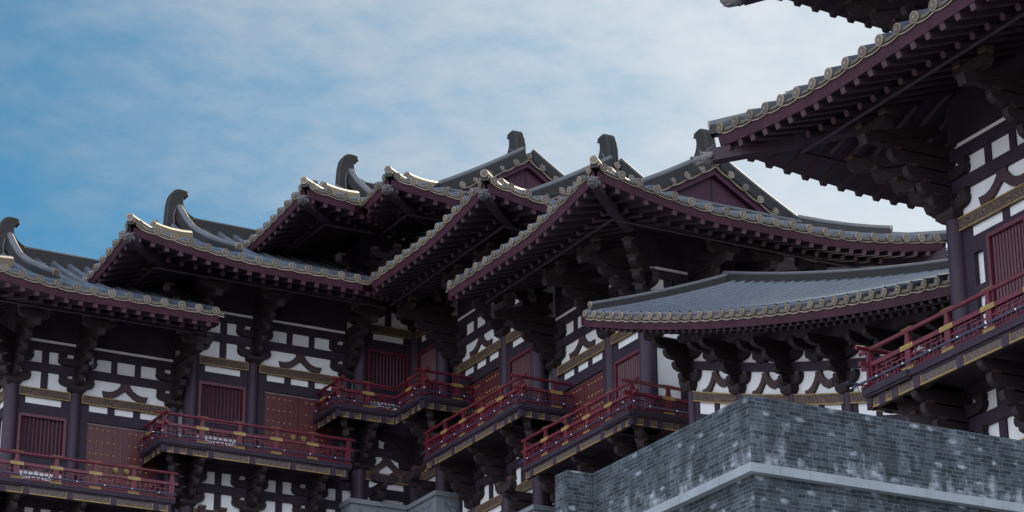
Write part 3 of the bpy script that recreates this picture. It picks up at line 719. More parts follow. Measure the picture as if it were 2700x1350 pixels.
def ridge_piece(pts, w, h, name, P, M, cap=.0042, disc_end=True, disc_start=False, parent=None):
    """stacked-tile ridge following pts (bottom centre line), rounded cap on top"""
    mb = MB(); n = len(pts)
    pts = [Vector(p) for p in pts]
    rows = []
    for i, p in enumerate(pts):
        d = (pts[min(i+1, n-1)] - pts[max(i-1, 0)]); d.z = 0; d.normalize(); sd = Vector((d.y, -d.x, 0))
        rows.append([mb.v(p + sd*w/2 + Z_*-.004), mb.v(p + sd*w/2*.92 + Z_*h), mb.v(p - sd*w/2*.92 + Z_*h), mb.v(p - sd*w/2 + Z_*-.004)])
    mb.mi = 0
    for a, b in zip(rows[:-1], rows[1:]):
        for j in range(3): mb.f((a[j], b[j], b[j+1], a[j+1]))
    mb.f(rows[0]); mb.f(rows[-1][::-1])
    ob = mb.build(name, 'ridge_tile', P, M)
    c = MB()
    top = [p + Z_*(h + cap*.25) for p in pts]
    for p, q in zip(top[:-1], top[1:]): c.tube(p, q, cap, 12)
    c.build('ridge_cap', 'ridge_cap', ob, M, 40)
    c = MB()
    for on, p, q in ((disc_start, top[0], top[1]), (disc_end, top[-1], top[-2])):
        if on:
            d = (p - q).normalized()
            c.mi = 0; c.tube(p, p + d*.0014, cap*1.12, 16); c.mi = 1; c.tube(p + d*.0014, p + d*.0017, cap*.8, 16)
    if c.V: c.build('ridge_end_disc', ['tile_cream', 'tile_face'], ob, M, 40)
    return ob

CHIWEI = [(0, 0), (.0008, .0200), (.0020, .0340), (.0036, .0420), (.0060, .0475), (.0098, .0520), (.0148, .0541), (.0205, .0545), (.0255, .0535), (.0290, .0515), (.0318, .0478), (.0292, .0480), (.0268, .0474), (.0248, .0455), (.0236, .0420), (.0232, .0375), (.0240, .0330), (.0260, .0290), (.0288, .0256), (.0322, .0228), (.0358, .0207), (.0400, .0190), (.0400, .0)]
CHIWEI = [(x*.92, y) for x, y in CHIWEI]
def chiwei(u0, vc, z0, P, M, th=.0145):
    mb = MB()
    n = len(CHIWEI)
    base = Vector((u0, vc, z0))
    layers = [(-.5, .95), (-.42, 1.0), (.42, 1.0), (.5, .95)]
    cx, cy = .016, .022
    rows = []
    for t, k in layers:
        rows.append([mb.v(base + Vector((-(cx + (x - cx)*k), t*th*(1.0 if y < .03 else 1.0 - .12*(y - .03)/.024), cy + (y - cy)*(k if y > .001 else 1)))) for x, y in CHIWEI])
    for a, b in zip(rows[:-1], rows[1:]):
        for j in range(n): mb.f((a[j], a[(j+1) % n], b[(j+1) % n], b[j]))
    # triangulated sides as strips from the spine
    mb.f(rows[0][::-1]); mb.f(rows[-1])
    o = mb.build('ridge_ornament', 'ornament_tile', P, M)
    # spine tiles along the outer back and crown
    s = MB()
    pts = [base + Vector((-x - .0030, 0, y - (.0030 if y > .045 else 0))) for x, y in CHIWEI[:9]]
    for sg in (-.23, .23):
        for p, q in zip(pts[:-1], pts[1:]): s.tube(p + Vector((0, sg*th, 0)), q + Vector((0, sg*th, 0)), .0034, 10)
    s.build('spine_tiles', 'ornament_tile', o, M, 40)
    for sg in (-1, 1):
        s = MB()
        fin = [(.0100, .004), (.0090, .016), (.0110, .0245), (.0150, .027), (.0190, .0235), (.0240, .015), (.0300, .006)]
        pts = [base + Vector((-x, sg*th*.51, y)) for x, y in fin]
        for p, q in zip(pts[:-1], pts[1:]): s.tube(p, q, .0010, 6)
        s.build('side_moulding', 'ridge_cap', o, M, 40)
    return o

def beast(c, d, P, M, k=1.0):
    """carved animal head capping a corner beam; d = outward direction"""
    d = Vector(d); d.z = 0; d.normalize(); sd = Vector((d.y, -d.x, 0)); c = Vector(c)
    mb = MB()
    mb.ellipsoid(c, .0075*k, .0055*k, .0058*k, d, sd, 12, 8, .10)
    mb.ellipsoid(c + d*.0075*k + Z_*-.0008*k, .0058*k, .0042*k, .0030*k, d, sd, 10, 6, .10)
    mb.ellipsoid(c + d*.0058*k + Z_*-.0042*k, .0048*k, .0034*k, .0018*k, d, sd, 10, 6, .10)
    for s in (-1, 1):
        mb.ellipsoid(c + d*.0042*k + sd*s*.0036*k + Z_*.0030*k, .0017*k, .0017*k, .0017*k, d, sd, 8, 6)
        mb.tube(c + sd*s*.003*k + Z_*.004*k, c - d*.007*k + sd*s*.005*k + Z_*.0088*k, .0013*k, 6, .0004*k)
        mb.ellipsoid(c - d*.003*k + sd*s*.0058*k, .0035*k, .0012*k, .0030*k, d, sd, 8, 5, .15)
        mb.tube(c + d*.011*k + sd*s*.0020*k + Z_*-.0022*k, c + d*.0115*k + sd*s*.0020*k + Z_*-.0042*k, .0006*k, 5, .0001*k)
        mb.ellipsoid(c + d*.0125*k + sd*s*.0016*k + Z_*.0012*k, .0016*k, .0014*k, .0012*k, d, sd, 8, 5)
    return mb.build('beast_head', 'beast_stone', P, M, True)

def hips(R, P, M):
    dg, uc, W = R.dg, R.uc, R.W
    for sgn, fnn in ((1, R.front), (-1, R.back)):
        def hip(d, h=0):
            p = fnn(d, d, h); return p
        ridge_piece([hip(dg*.97, .002), hip(dg*.8, .002), hip(dg*.62, .002), hip(dg*.46, .002), hip(dg*.36, .002)], .0100, .0115, 'hip_ridge', P, M, .0040)
        ridge_piece([hip(dg*.37, .002), hip(dg*.25, .001), hip(dg*.12, .001), hip(-.0015, .001)], .0085, .0038, 'hip_ridge', P, M, .0042)
        # corner beam and its carved head
        m = MB(); z_ = R.ze + R.lf
        vv = R.ve if sgn > 0 else R.ve + W; dirv = Vector((1, -sgn, 0)).normalized()
        c0 = Vector((uc, vv, z_ - .0085)); 
        pin = Vector((uc - .10, vv + sgn*.10, R.ze + .36*.10 - .022))
        pm = Vector((uc - .04, vv + sgn*.04, R.ze + R.L(.04, .04) + .36*.04 - .0165))
        m.mi = 1; m.bar(pin, pm, .0100, .0110); m.mi = 0; m.bar(pm, c0 + dirv*.001 - Z_*.007, .0096, .0105)
        cb = m.build('corner_beam', ['rafter_wood', 'soffit_wood'], P, M)
        beast(c0 + dirv*.0055 - Z_*.0078, dirv, cb, M)

def roof_unit(R, P, M, din=.139, concave_u=None, skirt_full=True, chi_in=.1225, second=False):
    """hip-and-gable roof over one wing, outer end at u = uc"""
    hw, dg, uc, ui = R.hw, R.dg, R.uc, R.ui
    alen = uc - ui
    cu = concave_u
    if cu is None:
        dmn = lambda a: 0.0 if (uc - a) > ui + .0005 - 1e-9 or True else 0.0
        e_end = alen; ds = lambda a: 0.0
    else:
        dmn = lambda a: max(0.0, cu - (uc - a)); e_end = uc - cu; ds = dmn
    ext = R.inner_ext
    def dmxf(a): return min(a, dg + .03) if R.skirt_only else (min(a, hw) if a < dg - 1e-9 else hw)
    def dmn_front(a):
        if cu is not None: return dmn(a)
        return 0.0 if a <= alen + TS*.5 else .128
    tile_slope(R.front, 0, alen + ext, dmn_front if cu is None else dmn, lambda a: max(0, dmxf(a)), 'roof_tiles', P, M, ns=10)
    W = R.W
    tile_slope(R.skirt, 0, W, lambda a: 0.0, lambda a: max(0.0, min(a, W - a, dg)), 'roof_tiles', P, M, ns=6)
    tile_slope(R.back, 0, alen + ext, lambda a: 0.0, lambda a: max(0, dmxf(a)), 'roof_tiles', P, M, ns=4)
    eave_ends(R.front, 0, e_end, 'eave_tile_ends', P, M)
    eave_ends(R.skirt, 0, W, 'eave_tile_ends', P, M)
    fl = lambda a, d: R.L(a, d); sk = lambda a, d: R.L(a, d) + R.L(W - a, d)
    eave_under(R.front, None, 0.004, (alen if cu is None else e_end + din), din, lambda a: a if a < din else 9, P, M, R.ze, fl, dstart=(lambda a: 0.0) if cu is None else dmn)
    eave_under(R.skirt, None, 0.004, W - .004, din, lambda a: min(a, W - a), P, M, R.ze, sk)
    m = MB(); n = 16; prev = None                       # plain board closing the hidden rear eave
    for k in range(n + 1):
        a = alen*k/n; r = [m.v(R.back(a, 0, -.001)), m.v(R.back(a, 0.002, -.010)), m.v(R.back(a, min(a, din), -.03))]
        if prev:
            for j in range(2): m.f((prev[j], r[j], r[j+1], prev[j+1]))
        prev = r
    m.build('rear_eave_board', 'soffit_wood', P, M)
    if cu is None:                                       # cut inner end of the eave
        m = MB(); prev = None
        for k in range(9):
            d = (din - .004)*k/8
            r = [m.v(R.front(alen, d, -.001)), m.v(Vector((ui, R.ve + d, R.ze - .0105 + .36*d - (0.004 if d > .01 else 0))))]
            if prev: m.f((prev[0], r[0], r[1], prev[1]))
            prev = r
        m.build('eave_end_board', 'fascia_paint', P, M)
    # purlin carried by the brackets
    m = MB(); dpur = din - .090
    zp = R.ze - .0090 + .36*dpur - .0136
    inner = (ui if cu is None else cu - .04)
    m.tube((uc - dpur, R.ve + dpur, zp), (inner, R.ve + dpur, zp), .0015, 10)
    m.tube((uc - dpur, R.ve + dpur, zp), (uc - dpur, R.ve + W - dpur, zp), .0015, 10)
    m.build('eave_purlin', 'dark_wood', P, M, 40)
    hips(R, P, M)
    if R.skirt_only: return
    # main ridge
    vc = R.vc; z0 = R.zr - .002; chi_u = uc - chi_in
    uin = -.1645 if cu is not None and R.core else ui - ext
    ridge_piece([(chi_u - .034, vc, z0), ((chi_u + uin)/2 - .02, vc, z0 - .0012), (uin, vc, z0 - .001)], .0125, .0150, 'main_ridge', P, M, .0030, disc_end=False)
    chiwei(chi_u, vc, z0 - .003, P, M)
    # gable
    ug = R.ug
    def prof(q): return R.surf(0, hw - abs(q))
    qmax = hw - dg*.98
    m = MB(); pts = []
    for k in range(-10, 11):
        q = qmax*k/10; pts.append((q, prof(q) - .003))
    zb0 = R.surf(0, dg) - .004
    for (q0, z0_), (q1, z1_) in zip(pts[:-1], pts[1:]):
        m.f([m.v(ug - .006, vc + q0, zb0), m.v(ug - .006, vc + q1, zb0), m.v(ug - .006, vc + q1, z1_), m.v(ug - .006, vc + q0, z0_)])
    gw = m.build('gable_wall', 'gable_paint', P, M)
    m = MB()
    m.fbox(Matrix.Identity(4), (ug - .0062, vc - .0006, zb0), (ug - .0048, vc + .0006, prof(0) - .012))
    for s in (-1, 1): m.ellipsoid((ug - .004, vc + s*.0045, zb0 + .010), .003, .005, .006, n=8, m=5, jit=.15)
    m.ellipsoid((ug - .004, vc, zb0 + .004), .003, .006, .004, n=8, m=5, jit=.15)
    m.build('gable_pendant', 'dark_wood', gw, M)
    m = MB()                                              # barge boards
    for sg in (-1, 1):
        for k in range(10):
            q0, q1 = sg*qmax*k/10, sg*qmax*(k+1)/10
            m.prism([(q0, prof(q0) - .002), (q1, prof(q1) - .002), (q1, prof(q1) - .0125), (q0, prof(q0) - .0125)], (ug, vc, 0), (0, 1, 0), Z_, (1, 0, 0), -.0035, .0006)
    m.build('barge_board', 'gable_paint', P, M)
    def gfn(a, d, h=0):    # along the gable verge: a = offset along v from centre, d = depth inwards
        return Vector((ug + .004 - d, vc + a, prof(a) + h))
    for sg in (1, -1):
        fn = (lambda a, d, h=0, sg=sg: gfn(sg*a, d, h))
        eave_ends(fn, -.0096, qmax*.98, 'verge_tiles', P, M, ts=.0192, rdisc=.0042, first=(0 if sg > 0 else 1))
    # gable ridges running down the slope from the ornament, hip ridges out to the corners
    gr = ug + .0005 if R.short_gable else chi_u - .0165
    for sgn, fnn in ((1, R.front), (-1, R.back)):
        ds0 = .030 if True else 0
        if R.short_gable: ds0 = dg*.92
        pts = []
        for k in range(9):
            d = hw - .006 - (hw - .006 - ds0)*k/8
            p = fnn(uc - gr, d, 0); pts.append(Vector((gr, p.y, R.surf(0, d) + R.L(uc - gr, d) + .002 + (.015 if sgn > 0 and not R.short_gable else 0)*max(0, 1 - (hw - .006 - d)/.06)**1.6)))
        ridge_piece(pts, .0100, .0110, 'gable_ridge', P, M, .0042)
    # ridge at the foot of the gable
    ridge_piece([(ug + .012, R.ve + dg, R.surf(0, dg - .012) + .001), (ug + .012, vc, R.surf(0, dg - .012) + .001), (ug + .012, R.ve + W - dg, R.surf(0, dg - .012) + .001)], .0085, .0075, 'gable_foot_ridge', P, M, .0036, disc_end=False)

# ------------------------------------------------------------------ towers
LEV = {0: dict(vr=.029, vw=.079, ur=.502, uw=.456, zf=.827, zb=.957, ze=1.029, ve=-.060, uc=.590, ui=.257, rin=.2735, zr=1.148),
       1: dict(vr=.0147, vw=.0647, ur=.291, uw=.241, zf=.894, zb=1.0235, ze=1.0945, ve=-.0744, uc=.375, ui=.028, rin=.0565, zr=1.2255),
       2: dict(vr=.0, vw=.050, ur=.076, uw=.026, zf=.9633, zb=1.0935, ze=1.180, ve=-.0933, uc=.168, ui=-.05, rin=0, zr=1.3205)}

def wing(k, M, P, upper_cols, upper_bays, end_cols, end_bays, dg=.12, inner=None, chi_in=.1225, detail_end=True, gable_short=False, roof=True, has_low=True, skirt_only=False, ui=None, uc=None, lift=None):
    c = dict(LEV[k])
    if uc is not None: c['uc'] = uc
    if ui is not None: c['ui'] = ui; c['rin'] = ui + .02
    uw, vw, zf, zb = c['uw'], c['vw'], c['zf'], c['zb']
    Ff = affine((-1, 0, 0), (0, -1, 0), (0, 0, 1), (uw, vw, 0))
    Fe = affine((0, 1, 0), (1, 0, 0), (0, 0, 1), (uw, vw, 0))
    vback = 2*.1645 - vw
    zlow = zf - .060; zg = zlow - .135
    inn = inner if inner is not None else c['ui'] - .03
    m = MB(); m.box((inn, vw + .0042, .583), (uw - .0042, vback, zb + .105)); m.build('plaster_wall', 'plaster', P, M)
    facade(Ff, M, P, zb, zf, upper_cols, upper_bays, c['ze'] - zb + .034)
    facade(Fe, M, P, zb, zf, end_cols, end_bays, c['ze'] - zb + .034, corner_first=False, last_col=True)
    if has_low:
        L = upper_cols[-1]; n = max(1, round(L/.0775)); lc = [.0785*i for i in range(n + 1)]
        if k == 2: lc = list(upper_cols)
        facade(Ff, M, P, zlow, zg, lc, ['post' if k < 2 else 'low']*(len(lc) - 1), .060 - .0045, low=True)
        n = len(end_cols)
        facade(Fe, M, P, zlow, zg, end_cols, ['post']*(len(end_cols) - 1), .060 - .0045, low=True, corner_first=False)
    w = .05
    Lf = uw - (c['rin'] if k < 2 else -.05 + .0)
    if k < 2: balcony(Ff, M, P, zf, w, -w, uw - c['rin'])
    else: balcony(Ff, M, P, zf, w, -w, uw - .0, end=True)
    balcony(Fe, M, P, zf, w, -w, (vback - vw) if k == 0 else .17)
    # stone plinth with relief panels
    zt = zlow - .041; ov = .0165
    m = MB()
    m.fbox(Ff, (-ov - .003, -.02, zt - .0055), (upper_cols[-1] if k < 2 else upper_cols[-1] - ov, ov + .003, zt)); m.fbox(Fe, (.0201, -.02, zt - .0055), (end_cols[-1], ov + .003, zt - .0001))
    pl = m.build('stone_plinth', 'plinth_stone', P, M)
    m = MB()
    m.fbox(Ff, (-ov, -.02, .5835), (upper_cols[-1] if k < 2 else upper_cols[-1] - ov, ov, zt - .0056)); m.fbox(Fe, (.0201, -.02, .5835), (end_cols[-1], ov, zt - .0056))
    m.build('plinth_body', 'plinth_stone', pl, M)
    for FF, L in ((Ff, upper_cols[-1]), (Fe, end_cols[-1])):
        x = -ov + .006
        while x < L - .02:
            m = MB(); x1 = min(x + .06, L - .006); m.fbox(FF, (x + .004, ov, zt - .034), (x1 - .004, ov + .0011, zt - .011)); m.build('relief_panel', 'plinth_relief', pl, M)
            x = x1 + .004
    if roof:
        R = Roof(c['uc'], c['ve'], c['ze'], .1645 - c['ve'], c['zr'], dg, c['ui'], lift=lift or (.0235, .0205, .0135)[k])
        R.inner_ext = .055 if k == 0 else .06; R.core = (k == 2); R.short_gable = gable_short; R.skirt_only = skirt_only
        cu = None if k == 0 else -c['ve']
        if k == 2: R.ui = -.1645; R.inner_ext = 0.0
        roof_unit(R, P, M, concave_u=cu, chi_in=chi_in)

M1 = SCALE @ affine((-1, 0, 0), (0, 1, 0), (0, 0, 1), (1.318, 2.738, 0))
M2 = SCALE @ affine((0, -1, 0), (1, 0, 0), (0, 0, 1), (1.318, 2.738, 0))
MF = SCALE @ affine((0, 1, 0), (1, 0, 0), (0, 0, 1), (1.1055, 1.024, -.214))
def base_of(M, u, v, z): p = M @ Vector((u, v, z)); return Vector((p.x, p.y, p.z))

K0C, K0B = [0, .0775, .199], ['lattice', 'door']
K0E, K0EB = [0, .057, .114, .171], ['panel', 'panel', 'panel']
K1C, K1B = [0, .0795, .2030], ['lattice', 'door']
K1E, K1EB = [0, .0665, .133, .1995], ['panel', 'panel', 'panel']
K2C, K2B = [0, .076], ['lattice']
K2E, K2EB = [0, .076, .152, .228], ['panel', 'panel', 'panel']
GP = 'stepped timber towers of the gate'

tA = thing('gate_tower', 'lowest stepped tower with curled ridge ornament, beside the balcony of the red door', 'tower', base_of(M1, .36, .1645, .57), GP)
wing(0, M1, tA, K0C, K0B, K0E, K0EB, chi_in=.1275)
tB = thing('gate_tower', 'middle stepped tower whose long gold-plated balcony runs beneath the bent balcony of the tallest tower', 'tower', base_of(M1, .14, .1645, .64), GP)
wing(1, M1, tB, K1C, K1B, K1E, K1EB, chi_in=.129)
tC = thing('gate_tower', 'tallest tower in the inner corner of the stepped towers, balcony bent around a notch', 'tower', base_of(M1, -.0, .1645, .70), GP)
wing(2, M1, tC, K2C, K2B, K2E, K2EB, dg=.13, inner=-.28, chi_in=.158)
wing(2, M2, tC, K2C, ['lattice'], K2E, K2EB, dg=.13, inner=-.28, chi_in=.146, gable_short=True)
tD = thing('gate_tower', 'stepped tower between the tallest tower and the tower behind the sloping corridor', 'tower', base_of(M2, .14, .1645, .64), GP)
wing(1, M2, tD, K1C, K1B, K1E, K1EB, gable_short=True)
tE = thing('gate_tower', 'stepped tower with wide eave and large purple gable, behind the sloping tiled corridor', 'tower', base_of(M2, .36, .1645, .57), GP)
wing(0, M2, tE, K0C, ['door' if False else 'lattice', 'door'], K0E, K0EB, gable_short=True)

tF = thing('gate_pavilion', 'double-eaved pavilion with deep dark eaves and bright red balcony, above the brick parapet', 'pavilion', base_of(MF, .36, .1645, .57))
wing(0, MF, tF, [0, .122, .24, .36], ['wide_lattice', 'door', 'wide_lattice'], K0E, K0EB, gable_short=True, skirt_only=True, ui=.10, uc=.574, lift=.0165)
m = MB(); m.box((.10, .085, 1.03), (.445, .244, 1.262)); m.build('upper_storey_wall', 'plaster', tF, MF)
R = Roof(.534, -.053, 1.160, .2175, 1.284, .12, .12, lift=.009); R.inner_ext = .0; R.core = False; R.short_gable = True; R.skirt_only = False
roof_unit(R, tF, MF)
FU = affine((-1, 0, 0), (0, -1, 0), (0, 0, 1), (.4485, .0815, 0)); FV = affine((0, 1, 0), (1, 0, 0), (0, 0, 1), (.4485, .0815, 0))
for q in (0, .0775, .155, .232): bracket(FU, q, 1.09, tF, MF, corner=(q == 0))
for q in (.055, .11, .166): bracket(FV, q, 1.09, tF, MF)

# ------------------------------------------------------------------ sloping tiled corridor between the towers
def corridor():
    P = thing('covered_corridor', 'sloping covered corridor with curved grey tiled roof behind the brick parapet', 'corridor', SCALE @ Vector((1.42, 1.85, .56)))
    def g(y): t = y - 1.63; return .746 + .195*t + .156*t*t
    XE, XW, XR = 1.25, 1.33, 1.425
    y0, y1 = 2.168, 1.50
    ts = .01785
    def fn(a, d, h=0): y = y0 - a; return Vector((XE + d, y, g(y) + .004 + .30*d + .62*d*d*.55 + h))
    def fb(a, d, h=0): p = fn(a, d, h); return Vector((2*XR - p.x, p.y, p.z))
    LN = y0 - y1; r = XR - XE
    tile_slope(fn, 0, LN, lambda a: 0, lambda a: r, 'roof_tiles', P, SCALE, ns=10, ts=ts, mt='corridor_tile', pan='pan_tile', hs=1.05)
    tile_slope(fb, 0, LN, lambda a: 0, lambda a: r, 'roof_tiles', P, SCALE, ns=4, ts=ts)
    eave_ends(fn, 0, LN, 'eave_tile_ends', P, SCALE, ts=ts, rdisc=.0037)
    def under(a, d): return 0
    # fascia, rafters
    def pt(a, d, h): y = y0 - a; return Vector((XE + d, y, g(y) - .0068 + .25*d + h))
    mb = MB(); prev = None; n = 40
    for k in range(n + 1):
        a = LN*k/n
        rr = [mb.v(fn(a, .003, -.004)), mb.v(fn(a, .0012, -.0055)), mb.v(pt(a, .003, -.0025)), mb.v(pt(a, .007, -.002))]
        if prev:
            for j in range(3): mb.f((prev[j], prev[j+1], rr[j+1], rr[j]))
        prev = rr
    mb.build('eave_fascia', 'fascia_paint', P, SCALE)
    mb = MB(); prev = None
    for k in range(n + 1):
        a = LN*k/n; rr = [mb.v(pt(a, .005, .0003)), mb.v(pt(a, .1, .0003))]
        if prev: mb.f((prev[0], prev[1], rr[1], rr[0]))
        prev = rr
    mb.build('eave_boarding', 'soffit_wood', P, SCALE)
    mb = MB(); a = .006; sp = .0118
    while a < LN:
        mb.bar(pt(a, .0058, -.0032), pt(a, .040, -.0032), .0042, .0046)
        mb.tube(pt(a + sp*.5, .032, -.0078), pt(a + sp*.5, .085, -.0078), .0024, 8); a += sp
    mb.build('rafters', 'rafter_wood', P, SCALE, 40)
    zr = [fn(LN*k/12, r) for k in range(13)]
    ridge_piece([p - Z_*.001 for p in zr], .0100, .0115, 'main_ridge', P, SCALE, .0028, disc_end=False)
    # verge ridge down the left edge, with a lower verge of tiles
    vp = [fn(.010, r - (r - .006)*k/8) + Z_*.0015 for k in range(9)]
    ridge_piece(vp, .0080, .0075, 'verge_ridge', P, SCALE, .0030)
    m = MB(); prev = None
    for k in range(13):
        d = r*k/12; rr = [m.v(fn(.0005, d, -.001)), m.v(fn(.0005, d, -.0125))]
        if prev: m.f((prev[0], rr[0], rr[1], prev[1]))
        prev = rr
    m.build('verge_board', 'fascia_paint', P, SCALE)
    # wall: everything below follows the slope of the roof
    yw0, yw1 = 2.089, 1.50
    def zb(y): return g(y) - .0615
    def seg(mb, ya, yb, o0, o1, h0, h1, n=8):
        prev = None
        for k in range(n + 1):
            y = ya + (yb - ya)*k/n
            rr = [mb.v(XW - o0, y, zb(y) + h0), mb.v(XW - o1, y, zb(y) + h0), mb.v(XW - o1, y, zb(y) + h1), mb.v(XW - o0, y, zb(y) + h1)]
            if prev:
                for j in range(4): mb.f((prev[j], rr[j], rr[(j+1) % 4], prev[(j+1) % 4]))
            else: mb.f(rr)
            prev = rr
        mb.f(prev[::-1])
    def part(nm, mt, *q):
        m = MB(); seg(m, *q); return m.build(nm, mt, P, SCALE)
    part('plaster_wall', 'plaster', yw0, yw1, -.02, -.0012, -.16, .062)
    part('beam', 'dark_wood', yw0, yw1, -.004, .0020, .0225, .0315)
    part('beam', 'dark_wood', yw0, yw1, -.004, .0020, .0500, .066)
    bay = .0868; cols = [yw0 - bay*k for k in range(7)]
    for k, y in enumerate(cols):
        m = MB()
        if k % 1 == 0: m.tube((XW + .001, y, zb(y) - .16), (XW + .001, y, zb(y)), .0052, 16); m.build('column', 'column_paint', P, SCALE, 40)
        F = affine((0, -1, 0), (-1, 0, 0), (0, 0, 1), (XW, y, 0))
        b = MB(); z = zb(y); dou(b, F, (0, 0), .017, z, z + .0075)
        for hl, zz in ((.0175, .0072), (.0195, .0318)): fprism(b, F, arm_poly(hl, z + zz, .010), (0, 0, 0), S_, Z_, O_, -.004, .0042)
        for o1, zz in ((.014, .0078), (.021, .0185), (.031, .0300), (.044, .0405)): fprism(b, F, out_poly(o1, z + zz, .0092), (0, 0, 0), O_, Z_, S_, -.0034, .0034)
        for o1, zz, hl in ((.041, .0490, .0165),): fprism(b, F, arm_poly(hl, z + zz, .0085), (0, o1, 0), S_, Z_, O_, -.0036, .0036)
        b.mi = 1
        for o1, zz, hl in ((.041, .0490, .0165),):
            for q in (-1, 0, 1): dou(b, F, (q*(hl - .004), o1), .0075, z + zz + .0085, z + zz + .0130)
        b.build('bracket_set', ['bracket_wood', 'block_wood'], P, SCALE)
        if k < 6:
            ym = y - bay/2
            F = affine((0, -1, -.0), (-1, 0, 0), (0, 0, 1), (XW, ym, 0)); vee_strut(F, 0, zb(ym) + .0005, P, SCALE, .78)
            # small bracket set over the strut
            b = MB(); z = zb(ym) + .0
            dou(b, F, (0, 0), .013, z + .0315, z + .0365)
            for o1, zz in ((.030, .0405),): fprism(b, F, out_poly(o1, z + zz, .009), (0, 0, 0), O_, Z_, S_, -.0034, .0034)
            for o1, zz, hl in ((.0, .0365, .016), (.028, .0500, .0175)): fprism(b, F, arm_poly(hl, z + zz, .0085), (0, o1, 0), S_, Z_, O_, -.004, .004)
            b.build('bracket_set', ['bracket_wood', 'block_wood'], P, SCALE)
            a_, b_ = y - .005, y - bay + .005
            m = MB(); seg(m, a_, b_, -.004, .0022, -.0105, .0002, 4); ar = m.build('architrave', 'carved_panel', P, SCALE)
            m = MB(); seg(m, a_, b_, .0022, .0028, -.0105, -.0094, 4); seg(m, a_, b_, .0022, .0028, -.0009, .0002, 4); m.build('gilt_border', 'gold', ar, SCALE)
            m = MB(); seg(m, a_, y - .012, -.004, 0, -.0225, -.0106, 2); seg(m, y - bay/2 + .004, y - bay/2 - .004, -.004, 0, -.0225, -.0106, 2); seg(m, y - bay + .012, b_, -.004, 0, -.0225, -.0106, 2)
            seg(m, a_, b_, -.004, 0, -.16, -.0226, 4); m.build('timber_frame', 'dark_wood', P, SCALE)
corridor()

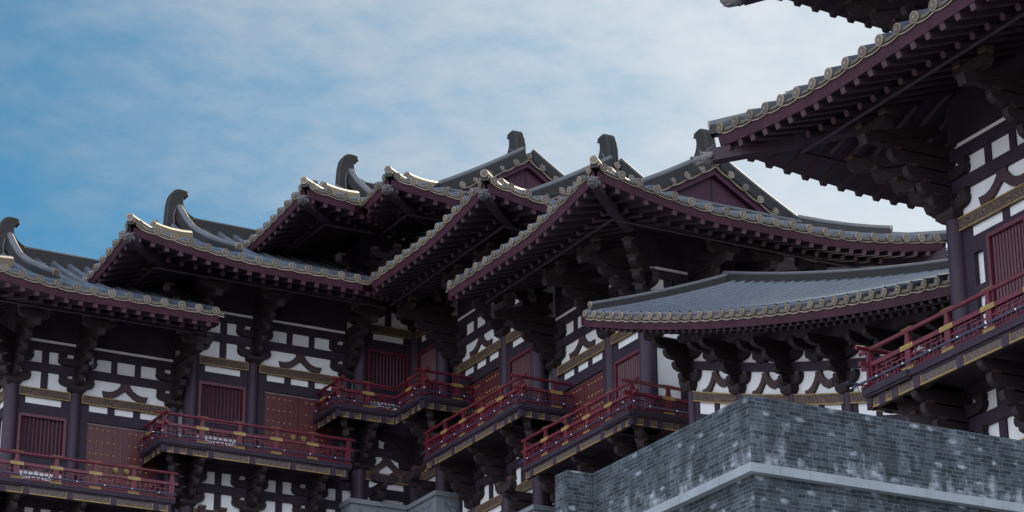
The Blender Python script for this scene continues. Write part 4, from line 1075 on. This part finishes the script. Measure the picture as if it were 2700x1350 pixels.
# ------------------------------------------------------------------ grey brick parapet in the foreground
def brick_wall():
    P = thing('brick_wall', 'grey brick parapet corner with white lime stains and a pale stone string course', 'wall', (.687*H + 8, 1.0276*H + 3, 0))
    ID = Matrix.Identity(4)
    X0, Y0, Y1, ZT = .687*H, 1.0276*H, 1.1817*H, .4*H + EYE
    YB, XB = 1.1953*H, .6712*H
    ZS0, ZS1 = ZT - 1.345, ZT - 1.185         # string course
    T = 0.42
    mb = MB()
    def wall(p, q, z0, z1, th=T, uo=0.0, endu=0.0):
        """upright brick slab from p to q, thickness to the left of the direction"""
        p, q = Vector(p), Vector(q); d = (q - p); L = d.length; d.normalize(); n = Vector((-d.y, d.x))
        a = [p, q, q + n*th, p + n*th]
        i = [[mb.v(c.x, c.y, z) for c in a] for z in (z0, z1)]
        zz0, zz1 = z0 - ZS1, z1 - ZS1
        mb.f((i[0][0], i[0][1], i[1][1], i[1][0]), [(uo, zz0), (uo + L, zz0), (uo + L, zz1), (uo, zz1)])
        mb.f((i[0][1], i[0][2], i[1][2], i[1][1]), [(0, zz0), (th, zz0), (th, zz1), (0, zz1)])
        mb.f((i[0][2], i[0][3], i[1][3], i[1][2]), [(0, zz0), (L, zz0), (L, zz1), (0, zz1)])
        mb.f((i[0][3], i[0][0], i[1][0], i[1][3]), [(endu, zz0), (endu + th, zz0), (endu + th, zz1), (endu, zz1)])
        mb.f((i[1][0], i[1][1], i[1][2], i[1][3]), [(0, 0), (L, 0), (L, th), (0, th)])
    wall((X0, Y0), (X0 + 34, Y0), ZS1, ZT, uo=3.1, endu=Y1 - Y0 - T + .4)
    wall((X0, Y1), (X0, Y0 + T), ZS1, ZT, uo=.4)
    wall((XB, YB), (XB, Y1), 0, ZT, th=1.6, uo=5.0)
    mb.build('parapet', 'grey_brick', P, ID)
    mb = MB(); I = .10
    wall((X0 + I, Y0 + I), (X0 + 34, Y0 + I), 0, ZS0, th=1.0, uo=1.3, endu=Y1 - Y0 - I - 1 + .9)
    wall((X0 + I, Y1), (X0 + I, Y0 + I + 1.0), 0, ZS0, th=1.0, uo=.9)
    mb.build('lower_wall', 'grey_brick', P, ID)
    # string course: separate stones, chamfered and slightly uneven
    mb = MB(); x = X0 - .05; random.seed(11)
    while x < X0 + 33.9:
        l = random.choice((.42, 1.05, .95, .6, 1.2)); e = random.uniform(-.006, .006)
        if x == X0 - .05: mb.box((x, Y0 - .05 + e, ZS0 + .002), (x + l - .006, Y0 + .9, ZS1 - .002))
        else: mb.box((x, Y0 - .05 + e, ZS0 + .002 + e*.5), (x + l - .006, Y0 + .9, ZS1 - .002 + e*.3))
        x += l
    y = Y0 + .91
    mb.box((X0 - .05, Y0 + .9005, ZS0 + .002), (X0 + .6, Y0 + .905, ZS1 - .002))
    while y < Y1 - .02:
        l = min(random.choice((.5, 1.05, .9, .65)), Y1 - y); e = random.uniform(-.006, .006)
        mb.box((X0 - .05 + e, y, ZS0 + .002 + e*.5), (X0 + .6, y + l - .006, ZS1 - .002 + e*.3)); y += l
    mb.build('string_course', 'string_stone', P, ID)
brick_wall()

# terraces the timber towers stand on (mostly below the view)
def terrace(label, boxes):
    P = MB()
    for (a, b) in boxes:
        P.box(tuple(c*H for c in a[:2]) + (a[2],), tuple(c*H for c in b[:2]) + (b[2]*H + EYE,))
    o = P.build('brick_terrace', 'grey_brick', None, Matrix.Identity(4))
    o['label'] = label; o['category'] = 'terrace'
    return o
terrace('tall brick terrace under the stepped towers, below the stone plinth', [((.85, 2.80, 0), (1.37, 3.05, .585)), ((1.3702, 2.29, 0), (1.62, 3.05, .584))])
terrace('brick terrace carrying the near pavilion behind the parapet', [((1.17, .6, 0), (1.40, 1.47, .37)), ((1.335, 1.4702, 0), (1.5, 2.09, .36))])

# small dome camera under the first bracket
P = MB(); c = M1 @ Vector((.372, .045, .986))
P.tube(c + Vector((0, 0, .16)), c + Vector((0, 0, .62)), .05, 8); P.tube(c + Vector((0, 0, .02)), c + Vector((0, 0, .18)), .17, 16)
P.ellipsoid(c, .17, .17, .17, n=16, m=10)
o = P.build('security_camera', 'black_plastic', None, None, 40)
o['label'] = 'small dark dome camera under a bracket of the lowest stepped tower'; o['category'] = 'camera'

# ------------------------------------------------------------------ ground
g = MB(); S = 4000
g.f([g.v(-S, -S, 0), g.v(S, -S, 0), g.v(S, S, 0), g.v(-S, S, 0)])
o = g.build('ground', 'ground_stone', None, None); o['kind'] = 'structure'; o['label'] = 'grey stone paving in front of the gate'; o['category'] = 'ground'

for o in bpy.data.objects:
    if '_w' in o: del o['_w']
